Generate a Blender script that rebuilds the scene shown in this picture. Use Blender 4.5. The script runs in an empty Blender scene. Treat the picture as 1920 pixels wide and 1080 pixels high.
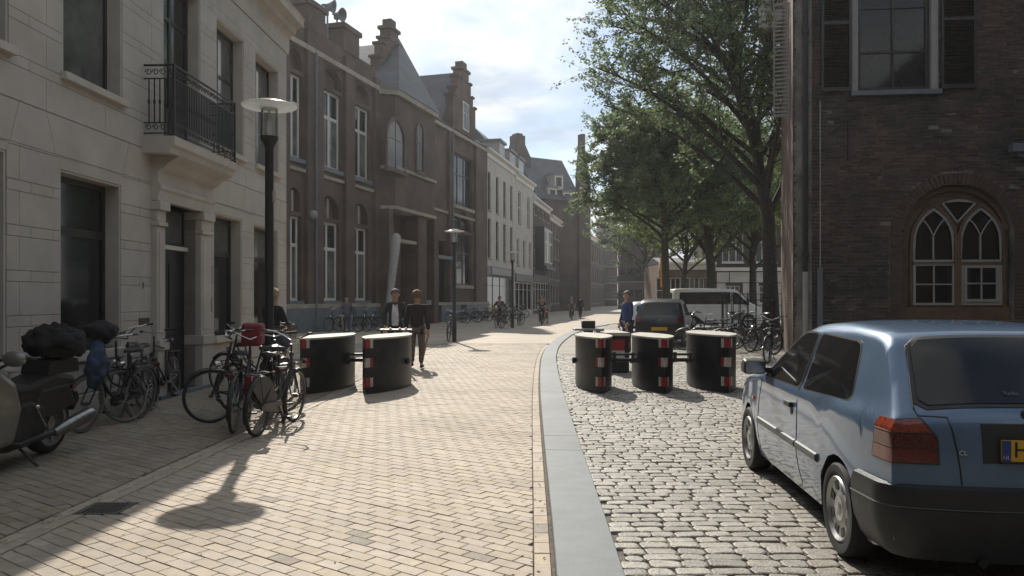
import bpy, math, random
import numpy as np
from mathutils import Vector, Matrix
R = math.radians
random.seed(7)
scene = bpy.context.scene
col = scene.collection

# ------------------------------------------------------------------ camera, sky, sun, exposure
F_PX, HZ, EYE = 1450.0, 560.0, 1.6
cam_d = bpy.data.cameras.new('camera')
cam_d.sensor_width = 36.0
cam_d.lens = 36.0 * F_PX / 1920.0
cam_d.shift_y = 20.0 / 1920.0
cam_d.clip_end = 3000
cam = bpy.data.objects.new('camera', cam_d)
cam.location = (0, 0, EYE)
cam.rotation_euler = (R(90), 0, 0)
col.objects.link(cam)
scene.camera = cam

SUN_VEC = Vector((-1.23, 5.31, 4.43)).normalized()      # towards the sun
SUN_EL = math.asin(SUN_VEC.z)
SUN_AZ = math.atan2(SUN_VEC.x, SUN_VEC.y)
world = bpy.data.worlds.new('World')
scene.world = world
world.use_nodes = True
nt = world.node_tree
nt.nodes.clear()
def N(t, typ, **kw):
    n = t.nodes.new(typ)
    for k, v in kw.items(): setattr(n, k, v)
    return n
def math_node(t, op, a, b=None, clamp=False):
    n = t.nodes.new('ShaderNodeMath'); n.operation = op; n.use_clamp = clamp
    for i, v in enumerate((a, b)):
        if v is None: continue
        if isinstance(v, (int, float)): n.inputs[i].default_value = v
        else: t.links.new(v, n.inputs[i])
    return n.outputs[0]
L = nt.links.new
wo = N(nt, 'ShaderNodeOutputWorld')
bg = N(nt, 'ShaderNodeBackground')
sky = N(nt, 'ShaderNodeTexSky', sky_type='NISHITA')
sky.sun_disc = False
sky.sun_elevation = SUN_EL
sky.sun_rotation = SUN_AZ
sky.air_density = 1.0; sky.dust_density = 0.4
tc = N(nt, 'ShaderNodeTexCoord')
sep = N(nt, 'ShaderNodeSeparateXYZ')
L(tc.outputs['Generated'], sep.inputs[0])
zz = math_node(nt, 'MAXIMUM', sep.outputs[2], 0.0)
zz = math_node(nt, 'ADD', zz, 0.16)
comb = N(nt, 'ShaderNodeCombineXYZ')
L(math_node(nt, 'DIVIDE', sep.outputs[0], zz), comb.inputs[0])
L(math_node(nt, 'DIVIDE', sep.outputs[1], zz), comb.inputs[1])
cn = N(nt, 'ShaderNodeTexNoise'); cn.inputs['Scale'].default_value = 1.15
cn.inputs['Detail'].default_value = 8; cn.inputs['Roughness'].default_value = 0.55
cn.inputs['Distortion'].default_value = 0.3
mp = N(nt, 'ShaderNodeMapping'); mp.inputs['Location'].default_value = (7.3, 2.2, 0.4)
L(comb.outputs[0], mp.inputs[0]); L(mp.outputs[0], cn.inputs['Vector'])
cr = N(nt, 'ShaderNodeValToRGB')
cr.color_ramp.elements[0].position = 0.40; cr.color_ramp.elements[0].color = (0.15, 0.15, 0.15, 1)
cr.color_ramp.elements[1].position = 0.56; cr.color_ramp.elements[1].color = (1, 1, 1, 1)
L(cn.outputs[0], cr.inputs[0])
hm = math_node(nt, 'SUBTRACT', 1.0, math_node(nt, 'MULTIPLY', sep.outputs[2], 5.5), clamp=True)   # bank of cloud near the horizon
mask = math_node(nt, 'MAXIMUM', cr.outputs[0], hm)
dt = N(nt, 'ShaderNodeVectorMath', operation='DOT_PRODUCT')
L(tc.outputs['Generated'], dt.inputs[0]); dt.inputs[1].default_value = tuple(SUN_VEC)
glow = math_node(nt, 'POWER', math_node(nt, 'MAXIMUM', dt.outputs['Value'], 0.0), 16.0)
cb = math_node(nt, 'ADD', 6.2, math_node(nt, 'MULTIPLY', glow, 9.0))
ccol = N(nt, 'ShaderNodeVectorMath', operation='SCALE')
n5 = N(nt, 'ShaderNodeTexNoise'); n5.inputs['Scale'].default_value = 2.1; n5.inputs['Detail'].default_value = 7; n5.inputs['Roughness'].default_value = .5; n5.inputs['Distortion'].default_value = .2
L(mp.outputs[0], n5.inputs['Vector'])
r5 = N(nt, 'ShaderNodeMapRange'); r5.inputs[1].default_value = .42; r5.inputs[2].default_value = .60; r5.interpolation_type = 'SMOOTHSTEP'
L(n5.outputs[0], r5.inputs[0])
m5 = N(nt, 'ShaderNodeMix', data_type='RGBA'); m5.inputs[6].default_value = (.60, .70, .82, 1); m5.inputs[7].default_value = (1.08, 1.08, 1.05, 1)
L(math_node(nt, 'MAXIMUM', r5.outputs[0], hm), m5.inputs[0]); L(m5.outputs[2], ccol.inputs[0])
L(cb, ccol.inputs['Scale'])
mixc = N(nt, 'ShaderNodeMix', data_type='RGBA')
L(mask, mixc.inputs[0]); L(sky.outputs[0], mixc.inputs[6]); L(ccol.outputs[0], mixc.inputs[7])
L(mixc.outputs[2], bg.inputs['Color'])
bg.inputs['Strength'].default_value = 0.11
L(bg.outputs[0], wo.inputs[0])

sun_d = bpy.data.lights.new('sun', 'SUN')
sun_d.energy = 5.0; sun_d.angle = R(0.5); sun_d.color = (1.0, 0.93, 0.82)
sun = bpy.data.objects.new('sun', sun_d)
sun.rotation_euler = SUN_VEC.to_track_quat('Z', 'Y').to_euler()
sun.location = (-10, 40, 40)
col.objects.link(sun)
scene.view_settings.view_transform = 'Standard'
scene.view_settings.look = 'None'
scene.view_settings.exposure = 0.2
scene.view_settings.gamma = 1.0
scene.view_settings.use_curve_mapping = False
scene.render.engine = 'CYCLES'
cy = scene.cycles
cy.max_bounces = 6; cy.diffuse_bounces = 3; cy.glossy_bounces = 3; cy.transmission_bounces = 4
cy.transparent_max_bounces = 8; cy.volume_bounces = 0
cy.caustics_reflective = False; cy.caustics_refractive = False
cy.sample_clamp_indirect = 6
cy.use_denoising = True

# ------------------------------------------------------------------ helpers
def gx(px): return (px - 960.0) / F_PX
def gp(px, py, z=0.0):
    Y = F_PX * (EYE - z) / (py - HZ)
    return Vector((gx(px) * Y, Y, z))

class MB:
    def __init__(s): s.v = []; s.f = []
    def add(s, vs, fs):
        o = len(s.v); s.v.extend([tuple(v) for v in vs]); s.f.extend([tuple(i + o for i in f) for f in fs]); return s
    def box(s, x0, x1, y0, y1, z0, z1):
        return s.add([(x0,y0,z0),(x1,y0,z0),(x1,y1,z0),(x0,y1,z0),(x0,y0,z1),(x1,y0,z1),(x1,y1,z1),(x0,y1,z1)],
                     [(0,3,2,1),(4,5,6,7),(0,1,5,4),(1,2,6,5),(2,3,7,6),(3,0,4,7)])
    def obox(s, c, size, rot=(0,0,0)):
        m = Matrix.Translation(c) @ Matrix.Rotation(rot[2],4,'Z') @ Matrix.Rotation(rot[1],4,'Y') @ Matrix.Rotation(rot[0],4,'X')
        a, b, d = [q / 2 for q in size]
        vs = [m @ Vector(p) for p in [(-a,-b,-d),(a,-b,-d),(a,b,-d),(-a,b,-d),(-a,-b,d),(a,-b,d),(a,b,d),(-a,b,d)]]
        return s.add(vs, [(0,3,2,1),(4,5,6,7),(0,1,5,4),(1,2,6,5),(2,3,7,6),(3,0,4,7)])
    def tube(s, pts, r, n=8, closed=False, caps=True):
        pts = [Vector(p) for p in pts]
        if not isinstance(r, (list, tuple)): r = [r] * len(pts)
        m = len(pts); rings = []
        prev = None
        for i, p in enumerate(pts):
            if closed: t = pts[(i+1) % m] - pts[i-1]
            else: t = pts[min(i+1, m-1)] - pts[max(i-1, 0)]
            t = t.normalized() if t.length > 1e-9 else Vector((0,0,1))
            if prev is None:
                a = Vector((0,0,1)) if abs(t.z) < .9 else Vector((1,0,0))
                u = t.cross(a).normalized()
            else:
                u = prev - t * prev.dot(t)
                u = u.normalized() if u.length > 1e-6 else t.orthogonal().normalized()
            prev = u; w = t.cross(u)
            rings.append([p + (u * math.cos(2*math.pi*k/n) + w * math.sin(2*math.pi*k/n)) * r[i] for k in range(n)])
        vs = [q for ring in rings for q in ring]; fs = []
        for i in range(m if closed else m-1):
            a = i*n; b = ((i+1) % m)*n
            for k in range(n):
                k2 = (k+1) % n
                fs.append((a+k, a+k2, b+k2, b+k))
        if caps and not closed:
            fs.append(tuple(range(n-1, -1, -1))); fs.append(tuple((m-1)*n + k for k in range(n)))
        return s.add(vs, fs)
    def lathe(s, prof, n=16, c=(0,0,0), axis='z', closed=False):
        vs = []; fs = []; m = len(prof)
        for (r, z) in prof:
            for k in range(n):
                a = 2*math.pi*k/n; x, y = r*math.cos(a), r*math.sin(a)
                p = {'z': (x, y, z), 'y': (x, z, y), 'x': (z, x, y)}[axis]
                vs.append((p[0]+c[0], p[1]+c[1], p[2]+c[2]))
        for i in range(m if closed else m-1):
            j = (i+1) % m
            for k in range(n):
                k2 = (k+1) % n
                f = (i*n+k, i*n+k2, j*n+k2, j*n+k)
                fs.append(f if axis != 'y' else f[::-1])
        if not closed:
            if prof[0][0] > 1e-4: fs.append(tuple(range(n-1, -1, -1)))
            if prof[-1][0] > 1e-4: fs.append(tuple((m-1)*n+k for k in range(n)))
        return s.add(vs, fs)
    def prism(s, poly, a0, a1, plane='xz'):
        n = len(poly)
        def P(p, d): return {'xz': (p[0], d, p[1]), 'yz': (d, p[0], p[1]), 'xy': (p[0], p[1], d)}[plane]
        vs = [P(p, a0) for p in poly] + [P(p, a1) for p in poly]
        fs = [tuple(range(n)), tuple(range(2*n-1, n-1, -1))]
        for i in range(n):
            j = (i+1) % n; fs.append((i, i+n, j+n, j))
        return s.add(vs, fs)
    def ball(s, c, r, n=10, m=7, sq=(1,1,1), jit=0, rnd=None):
        vs = []; fs = []
        for i in range(m+1):
            th = math.pi*i/m
            for k in range(n):
                a = 2*math.pi*k/n; q = 1 + (rnd.uniform(-jit, jit) if rnd else 0)
                vs.append((c[0]+r*sq[0]*math.sin(th)*math.cos(a)*q, c[1]+r*sq[1]*math.sin(th)*math.sin(a)*q, c[2]+r*sq[2]*math.cos(th)*q))
        for i in range(m):
            for k in range(n):
                k2 = (k+1) % n
                fs.append((i*n+k, (i+1)*n+k, (i+1)*n+k2, i*n+k2))
        return s.add(vs, fs)
    def mesh(s, name, mat, smooth=None, fix=True):
        me = bpy.data.meshes.new(name)
        me.from_pydata(s.v, [], s.f)
        if mat is not None: me.materials.append(mat)
        if smooth is not None:
            for p in me.polygons: p.use_smooth = True
            try: me.set_sharp_from_angle(angle=R(smooth))
            except Exception: pass
        me.update()
        return me
    def build(s, name, mat, parent=None, smooth=None, bevel=0.0, fixn=False):
        if fixn:
            import bmesh
            bm = bmesh.new(); me = s.mesh(name, mat, None)
            bm.from_mesh(me); bmesh.ops.remove_doubles(bm, verts=bm.verts, dist=1e-5); bmesh.ops.recalc_face_normals(bm, faces=bm.faces); bm.to_mesh(me); bm.free()
            if smooth is not None:
                for p in me.polygons: p.use_smooth = True
                me.set_sharp_from_angle(angle=R(smooth))
        else:
            me = s.mesh(name, mat, smooth)
        o = bpy.data.objects.new(name, me)
        col.objects.link(o)
        if parent is not None: o.parent = parent
        if bevel:
            b = o.modifiers.new('bevel', 'BEVEL'); b.width = bevel; b.segments = 2; b.limit_method = 'ANGLE'; b.angle_limit = R(40)
        return o

def tag(o, label=None, cat=None, group=None, kind=None):
    if label: o['label'] = label
    if cat: o['category'] = cat
    if group: o['group'] = group
    if kind: o['kind'] = kind
    return o
def empty(name, loc=(0,0,0), rz=0.0, label=None, cat=None, group=None):
    o = bpy.data.objects.new(name, None); o.empty_display_size = .2
    o.location = loc; o.rotation_euler = (0, 0, rz)
    col.objects.link(o)
    return tag(o, label, cat, group)
def link_mesh(name, me, parent=None, loc=(0,0,0), rot=(0,0,0), scale=(1,1,1)):
    o = bpy.data.objects.new(name, me); o.location = loc; o.rotation_euler = rot; o.scale = scale
    col.objects.link(o)
    if parent is not None: o.parent = parent
    return o
def copy_tree(o, parent=None):
    c = o.copy(); col.objects.link(c); c.parent = parent
    for ch in list(o.children): copy_tree(ch, c)
    return c

# ------------------------------------------------------------------ materials
MATS = {}
def mat(name, base, rough=0.7, var=0.15, scale=3.0, metal=0.0, bump=0.0, bscale=40.0, base2=None, isl=0.0, coat=0.0,
        spec=0.5, stain=0.0, trans=0.0, emis=None, obj_coord=True, detail=5):
    if name in MATS: return MATS[name]
    m = bpy.data.materials.new(name); m.use_nodes = True
    t = m.node_tree; t.nodes.clear(); K = t.links.new
    out = N(t, 'ShaderNodeOutputMaterial'); p = N(t, 'ShaderNodeBsdfPrincipled')
    p.inputs['Roughness'].default_value = rough; p.inputs['Metallic'].default_value = metal
    p.inputs['Specular IOR Level'].default_value = spec
    if coat: p.inputs['Coat Weight'].default_value = coat; p.inputs['Coat Roughness'].default_value = 0.06
    c = N(t, 'ShaderNodeTexCoord'); co = c.outputs['Object']
    if isl: co = N(t, 'ShaderNodeNewGeometry').outputs['Position']
    n1 = N(t, 'ShaderNodeTexNoise'); n1.inputs['Scale'].default_value = scale; n1.inputs['Detail'].default_value = detail
    n1.inputs['Roughness'].default_value = .65
    K(co, n1.inputs['Vector'])
    b2 = base2 or tuple(x * (1 - 2*var) for x in base)
    b1 = base if base2 else tuple(min(1, x * (1 + var)) for x in base)
    mx = N(t, 'ShaderNodeMix', data_type='RGBA'); mx.inputs[6].default_value = (*b1, 1); mx.inputs[7].default_value = (*b2, 1)
    rr = N(t, 'ShaderNodeMapRange'); rr.inputs[1].default_value = .33; rr.inputs[2].default_value = .67
    K(n1.outputs[0], rr.inputs[0]); K(rr.outputs[0], mx.inputs[0])
    colr = mx.outputs[2]
    if isl:
        g = N(t, 'ShaderNodeNewGeometry'); oi = N(t, 'ShaderNodeObjectInfo')
        s_ = math_node(t, 'FRACT', math_node(t, 'ADD', g.outputs['Random Per Island'], math_node(t, 'MULTIPLY', oi.outputs['Random'], 7.31)))
        val = N(t, 'ShaderNodeMapRange'); val.inputs[3].default_value = 1 - isl; val.inputs[4].default_value = 1 + isl * .7
        K(s_, val.inputs[0])
        hs = N(t, 'ShaderNodeHueSaturation'); K(val.outputs[0], hs.inputs['Value']); K(colr, hs.inputs['Color'])
        s2 = math_node(t, 'FRACT', math_node(t, 'MULTIPLY', s_, 17.7))
        hm_ = N(t, 'ShaderNodeMapRange'); hm_.inputs[3].default_value = .498; hm_.inputs[4].default_value = .503
        K(s2, hm_.inputs[0]); K(hm_.outputs[0], hs.inputs['Hue'])
        sm_ = N(t, 'ShaderNodeMapRange'); sm_.inputs[3].default_value = .85; sm_.inputs[4].default_value = 1.12
        K(s2, sm_.inputs[0]); K(sm_.outputs[0], hs.inputs['Saturation'])
        colr = hs.outputs[0]
    if stain:
        n2 = N(t, 'ShaderNodeTexNoise'); n2.inputs['Scale'].default_value = .7; n2.inputs['Detail'].default_value = 7
        K(co, n2.inputs['Vector'])
        r2 = N(t, 'ShaderNodeMapRange'); r2.inputs[1].default_value = .45; r2.inputs[2].default_value = .75
        K(n2.outputs[0], r2.inputs[0])
        m2 = N(t, 'ShaderNodeMix', data_type='RGBA'); m2.blend_type = 'MULTIPLY'
        K(math_node(t, 'MULTIPLY', r2.outputs[0], stain), m2.inputs[0]); K(colr, m2.inputs[6]); m2.inputs[7].default_value = (.32, .29, .25, 1)
        colr = m2.outputs[2]
    K(colr, p.inputs['Base Color'])
    if bump:
        n3 = N(t, 'ShaderNodeTexNoise'); n3.inputs['Scale'].default_value = bscale; n3.inputs['Detail'].default_value = 6
        K(co, n3.inputs['Vector'])
        b = N(t, 'ShaderNodeBump'); b.inputs['Strength'].default_value = min(1, bump); b.inputs['Distance'].default_value = .01
        K(n3.outputs[0], b.inputs['Height']); K(b.outputs[0], p.inputs['Normal'])
    if emis:
        p.inputs['Emission Color'].default_value = (*emis[0], 1); p.inputs['Emission Strength'].default_value = emis[1]
    sh = p.outputs[0]
    if trans:
        tr = N(t, 'ShaderNodeBsdfTranslucent'); K(colr, tr.inputs['Color'])
        ms = N(t, 'ShaderNodeMixShader'); ms.inputs[0].default_value = trans
        K(sh, ms.inputs[1]); K(tr.outputs[0], ms.inputs[2]); sh = ms.outputs[0]
    K(sh, out.inputs[0])
    MATS[name] = m
    return m

def brick_mat(name, c1, c2, mortar, bw=.22, bh=.065, ms=.008, plane='xz', rough=.85, bumps=.5, rot=0.0, dirt=.5):
    m = bpy.data.materials.new(name); m.use_nodes = True
    t = m.node_tree; t.nodes.clear(); K = t.links.new
    out = N(t, 'ShaderNodeOutputMaterial'); p = N(t, 'ShaderNodeBsdfPrincipled'); p.inputs['Roughness'].default_value = rough
    c = N(t, 'ShaderNodeTexCoord'); s_ = N(t, 'ShaderNodeSeparateXYZ'); K(c.outputs['Object'], s_.inputs[0])
    cb_ = N(t, 'ShaderNodeCombineXYZ')
    if plane == 'xz':
        K(math_node(t, 'ADD', s_.outputs[0], s_.outputs[1]), cb_.inputs[0]); K(s_.outputs[2], cb_.inputs[1])
    else:
        K(s_.outputs[0], cb_.inputs[0]); K(s_.outputs[1], cb_.inputs[1])
    mp_ = N(t, 'ShaderNodeMapping'); mp_.inputs['Rotation'].default_value = (0, 0, rot); K(cb_.outputs[0], mp_.inputs[0])
    bt = N(t, 'ShaderNodeTexBrick'); bt.offset = .5
    bt.inputs['Scale'].default_value = 1.0; bt.inputs['Brick Width'].default_value = bw; bt.inputs['Row Height'].default_value = bh
    bt.inputs['Mortar Size'].default_value = ms; bt.inputs['Mortar Smooth'].default_value = .2; bt.inputs['Bias'].default_value = 0
    bt.inputs['Color1'].default_value = (*c1, 1); bt.inputs['Color2'].default_value = (*c2, 1); bt.inputs['Mortar'].default_value = (*mortar, 1)
    K(mp_.outputs[0], bt.inputs['Vector'])
    n2 = N(t, 'ShaderNodeTexNoise'); n2.inputs['Scale'].default_value = .6; n2.inputs['Detail'].default_value = 8
    K(c.outputs['Object'], n2.inputs['Vector'])
    r2 = N(t, 'ShaderNodeMapRange'); r2.inputs[1].default_value = .35; r2.inputs[2].default_value = .7
    r2.inputs[3].default_value = 1.0; r2.inputs[4].default_value = 1 - dirt; K(n2.outputs[0], r2.inputs[0])
    m2 = N(t, 'ShaderNodeVectorMath', operation='SCALE'); K(bt.outputs[0], m2.inputs[0]); K(r2.outputs[0], m2.inputs['Scale'])
    K(m2.outputs[0], p.inputs['Base Color'])
    b = N(t, 'ShaderNodeBump'); b.invert = True; b.inputs['Strength'].default_value = bumps; b.inputs['Distance'].default_value = .008
    K(bt.outputs['Fac'], b.inputs['Height']); K(b.outputs[0], p.inputs['Normal'])
    K(p.outputs[0], out.inputs[0])
    MATS[name] = m
    return m

M = {}
M['paver'] = mat('paver_clay', (.42,.35,.272), .75, .08, 9, bump=.5, bscale=90, isl=.10, stain=.42)
M['paver_walk_shaded'] = mat('paver_walk_shaded', (.29,.24,.18), .75, .08, 9, bump=.5, bscale=90, isl=.16, stain=.4)  # same clay as the street, house shade on the pavement put into the colour
M['joint'] = mat('joint_sand', (.13,.105,.08), .95, .25, 12)
M['sett'] = mat('sett_granite', (.31,.285,.245), .60, .18, 14, bump=.9, bscale=60, isl=.26, stain=.35)
M['sett_joint'] = mat('sett_joint', (.14,.125,.10), .95, .3, 15, bump=.6)
M['kerb'] = mat('kerb_bluestone', (.132,.15,.16), .62, .08, 5, bump=.25, bscale=120, stain=.45, isl=.12)
M['stucco'] = mat('cream_stucco', (.51,.478,.43), .85, .06, 1.6, bump=.15, bscale=60, stain=.18, isl=.025)
M['stucco_joint'] = mat('stucco_joint', (.23,.215,.19), .9, .1, 3)
M['trimstone'] = mat('trim_stone', (.53,.495,.44), .8, .06, 2, bump=.1, stain=.25)
M['darkwood'] = mat('dark_wood', (.022,.020,.018), .4, .2, 4)
M['doorwood'] = mat('door_wood', (.012,.012,.013), .35, .2, 4)
M['whitewood'] = mat('white_wood', (.62,.60,.55), .5, .05, 3)
M['glass'] = mat('window_glass', (.014,.017,.019), .06, .3, 1.2, spec=.45)
M['glass_curtain'] = mat('window_glass_curtain', (.13,.14,.13), .08, .3, .9, spec=.8)
M['glass_white'] = mat('window_blind', (.62,.63,.62), .25, .05, 1)
M['iron'] = mat('black_iron', (.012,.012,.013), .45, .2, 8)
M['lead'] = mat('lead_grey', (.13,.15,.17), .5, .1, 3)
M['slate'] = brick_mat('slate_roof', (.085,.09,.10), (.06,.065,.075), (.03,.03,.033), .3, .2, .012, rough=.55)
M['brickB'] = brick_mat('brick_municipal', (.155,.095,.066), (.12,.075,.055), (.14,.12,.10), .22, .065, .008)
M['brickD'] = brick_mat('brick_dark', (.085,.06,.048), (.06,.043,.035), (.10,.09,.08), .22, .065, .008)
M['brickG'] = brick_mat('brick_brown', (.19,.12,.085), (.15,.095,.07), (.16,.13,.11), .22, .065, .008)
M['brickside'] = brick_mat('brick_side', (.17,.095,.065), (.11,.065,.045), (.17,.14,.12), .24, .075, .01, bumps=1)
M['mortar'] = mat('old_mortar', (.24,.22,.19), .95, .3, 1.4, bump=.5, base2=(.055,.05,.044))
M['brick'] = mat('old_brick', (.098,.060,.046), .85, .3, .9, bump=.6, bscale=50, isl=.45, stain=.5, base2=(.036,.033,.031), detail=3)
M['brickarch'] = mat('arch_brick', (.085,.055,.042), .85, .2, 10, bump=.5, isl=.22)
M['brownwood'] = mat('brown_frame', (.12,.072,.042), .7, .15, 5, bump=.2)
M['greywood'] = mat('grey_frame', (.30,.29,.27), .55, .08, 3)
M['sandstone'] = mat('sandstone', (.36,.32,.26), .85, .1, 3, stain=.4)
M['streetfar'] = brick_mat('street_far', (.43,.36,.275), (.39,.325,.25), (.24,.20,.155), .21, .105, .006, plane='xy', rough=.75, bumps=.3, rot=R(35.6), dirt=.22)
M['settfar'] = brick_mat('sett_far', (.37,.335,.285), (.27,.24,.2), (.09,.08,.065), .2, .135, .014, plane='xy', rough=.7, bumps=1.0, dirt=.3)
M['barrier'] = mat('barrier_steel', (.019,.020,.021), .42, .35, 3, bump=.25, bscale=14, spec=.35)
M['barriertop'] = mat('barrier_top', (.42,.40,.35), .7, .15, 8, bump=.4, bscale=30)
M['refred'] = mat('reflector_red', (.26,.018,.024), .4, .1, 20)
M['refwhite'] = mat('reflector_white', (.42,.41,.36), .4, .15, 20)
M['chrome'] = mat('chrome', (.60,.60,.60), .15, .05, 5, metal=1)
M['alu'] = mat('aluminium', (.42,.42,.42), .35, .1, 5, metal=.8)
M['tyre'] = mat('tyre_rubber', (.018,.018,.018), .8, .2, 20)
M['rubber'] = mat('black_plastic', (.02,.021,.022), .5, .15, 6)
M['bikeblack'] = mat('bike_black', (.012,.012,.013), .45, .1, 6, coat=.1)
M['leather'] = mat('saddle_leather', (.02,.018,.016), .45, .2, 12)
M['red'] = mat('red_plastic', (.20,.016,.024), .45, .1, 8)
M['taillight'] = mat('tail_light', (.12,.008,.008), .12, .3, 60, coat=.6)
M['amber'] = mat('amber_light', (.50,.12,.02), .15, .1, 30, coat=.6)
M['carpaint'] = mat('car_paint_blue', (.075,.135,.225), .36, .08, 1.5, metal=.35, coat=.9, stain=.15)
M['blackpaint'] = mat('car_paint_black', (.009,.010,.011), .35, .05, 2, coat=.5)
M['silverpaint'] = mat('van_paint', (.62,.61,.57), .4, .05, 2, coat=.6)
M['whitepaint'] = mat('white_paint', (.62,.62,.6), .35, .05, 2, coat=.6)
M['carglass'] = mat('car_glass', (.008,.009,.010), .04, .2, 2, spec=.45)
M['rim'] = mat('rim_steel', (.16,.16,.155), .35, .1, 5, metal=.7)
M['bark'] = mat('tree_bark', (.06,.05,.038), .95, .3, 10, bump=1, bscale=18)
M['leaf'] = mat('leaf_green', (.19,.255,.12), .5, .2, 1.2, isl=.45, trans=.6)
M['leaf2'] = mat('leaf_fresh', (.19,.26,.05), .55, .2, 1.2, isl=.35, trans=.5)
M['skin'] = mat('skin', (.42,.25,.18), .6, .05, 8)
M['yellowplate'] = mat('plate_yellow', (.62,.36,.03), .45, .04, 20)
M['blueplate'] = mat('plate_blue', (.02,.05,.20), .45, .04, 20)
M['orange'] = mat('orange_sign', (.62,.25,.03), .6, .05, 4)
M['lampglass'] = mat('lamp_glass', (.70,.71,.69), .2, .05, 3, trans=.5)
M['bluecloth'] = mat('blue_cloth', (.045,.075,.13), .85, .25, 8, bump=.4)
M['beigepaint'] = mat('moto_paint', (.20,.195,.17), .35, .05, 2, metal=.4, coat=.6)
def cloth(nm, c): return mat('cloth_' + nm, c, .9, .18, 9, bump=.3, bscale=30)

def glass_mat():
    m = bpy.data.materials.new('clear_glass'); m.use_nodes = True
    t = m.node_tree; t.nodes.clear()
    out = N(t, 'ShaderNodeOutputMaterial'); g = N(t, 'ShaderNodeBsdfGlossy'); g.inputs['Roughness'].default_value = .1
    tr = N(t, 'ShaderNodeBsdfTransparent'); tr.inputs[0].default_value = (.88, .89, .88, 1)
    df = N(t, 'ShaderNodeBsdfDiffuse'); df.inputs[0].default_value = (.75, .75, .74, 1)
    fr = N(t, 'ShaderNodeFresnel'); fr.inputs[0].default_value = 1.45
    a = N(t, 'ShaderNodeMixShader'); a.inputs[0].default_value = .17
    t.links.new(tr.outputs[0], a.inputs[1]); t.links.new(df.outputs[0], a.inputs[2])
    b = N(t, 'ShaderNodeMixShader'); t.links.new(fr.outputs[0], b.inputs[0]); t.links.new(a.outputs[0], b.inputs[1]); t.links.new(g.outputs[0], b.inputs[2])
    t.links.new(b.outputs[0], out.inputs[0])
    return m
M['clear'] = glass_mat()

# ------------------------------------------------------------------ the ground
g = MB().add([(-86,-42,-.06),(146,-42,-.06),(146,226,-.06),(-86,226,-.06)], [(0,1,2,3)]).build('ground', M['sett_joint'])
tag(g, kind='structure')

KL = [(-4,.02),(0,.10),(4.46,.26),(8.6,.356),(12.6,.46),(16.6,.60),(21,.80),(25,1.10),(29,1.55),(34,2.25),(38.7,3.15),(43,4.2),(48,5.8),(56,9.0)]
def interp(tab, y):
    for (a, b), (c, d) in zip(tab, tab[1:]):
        if y <= c: return b + (d - b) * (y - a) / (c - a)
    return tab[-1][1]
def smooth_tab(tab, y):
    return (interp(tab, y - 1.2) + interp(tab, y) * 2 + interp(tab, y + 1.2)) / 4
def kl(y): return smooth_tab(KL, y)
def tangent(y):
    d = Vector((kl(y + .3) - kl(y - .3), .6)); return d.normalized()
def kr_pt(y, w=.39):
    t = tangent(y); return Vector((kl(y), y)) + Vector((t.y, -t.x)) * w
def gut(y): return -3.415 + .0412 * (y - 5.16)

def clip(poly, p, n):
    """keep the side of the line through p where (q - p).n >= 0"""
    out = []
    for i in range(len(poly)):
        a, b = poly[i], poly[(i + 1) % len(poly)]
        da, db = (a - p).dot(n), (b - p).dot(n)
        if da >= 0: out.append(a)
        if da * db < 0: out.append(a + (b - a) * (da / (da - db)))
    return out
def area(poly):
    return abs(sum(a.x * b.y - b.x * a.y for a, b in zip(poly, poly[1:] + poly[:1]))) / 2
def slab(mb, poly, ztop, bev=.004, dz=.05, tilt=(0, 0), drop=.005):
    """a paving piece: upright sides, a small chamfer and a top, from an outline"""
    if sum(a.x * b.y - b.x * a.y for a, b in zip(poly, poly[1:] + poly[:1])) < 0: poly = poly[::-1]
    c = sum(poly, Vector((0, 0))) / len(poly); n = len(poly)
    o = [(q.x, q.y, ztop - dz) for q in poly] + [(q.x, q.y, ztop - drop + tilt[0]*(q.x-c.x) + tilt[1]*(q.y-c.y)) for q in poly]
    for q in poly:
        d = q - c; l = max(d.length, 1e-4); q2 = q - d / l * bev * 1.4
        o.append((q2.x, q2.y, ztop + tilt[0]*(q2.x-c.x) + tilt[1]*(q2.y-c.y)))
    fs = []
    for i in range(n):
        j = (i + 1) % n
        fs += [(i, j, n+j, n+i), (n+i, n+j, 2*n+j, 2*n+i)]
    fs.append(tuple(range(2*n, 3*n)))
    mb.add(o, fs)

YF = 27.0      # paving stones are built up to here, material beyond
def in_view(x, y, m=.35): return y > 3.9 and abs(x) < gx(1920) * y + m
# street beds under the pieces and the far street
def strip(name, ys, xl, xr, z, mt, kind='structure', parent=None):
    vs = []; fs = []
    for i, y in enumerate(ys):
        vs += [(xl(y), y, z), (xr(y), y, z)]
        if i: fs.append((2*i-2, 2*i-1, 2*i+1, 2*i))
    o = MB().add(vs, fs).build(name, mt, parent)
    if kind: tag(o, kind=kind)
    return o
ys = [i * 1.0 for i in range(-6, 60)]
street = strip('street', [y for y in ys if y <= YF + .5], lambda y: gut(y) - .0, lambda y: kl(y), -.016, M['joint'])
walk = strip('pavement', [y for y in ys if y <= YF + .5], lambda y: -14.0, lambda y: gut(y), -.018, M['joint'])
square = strip('square', [y for y in ys if y <= 22.5], lambda y: kl(y) + .2, lambda y: 16.0, -.022, M['sett_joint'])
fy = [YF + .5 + i for i in range(0, 33)]
sf = strip('far_street', fy + [62, 70, 90, 120, 200], lambda y: -40.0, lambda y: kl(y) if y < 56 else 9 + (y - 56) * 3, -.003, M['streetfar'])
qf = strip('far_square', [22.5 + i for i in range(0, 40)] + [70, 90, 130], lambda y: kl(y) + .2 if y < 56 else 9 + (y-56) * 3, lambda y: 110.0, -.008, M['settfar'])

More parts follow.
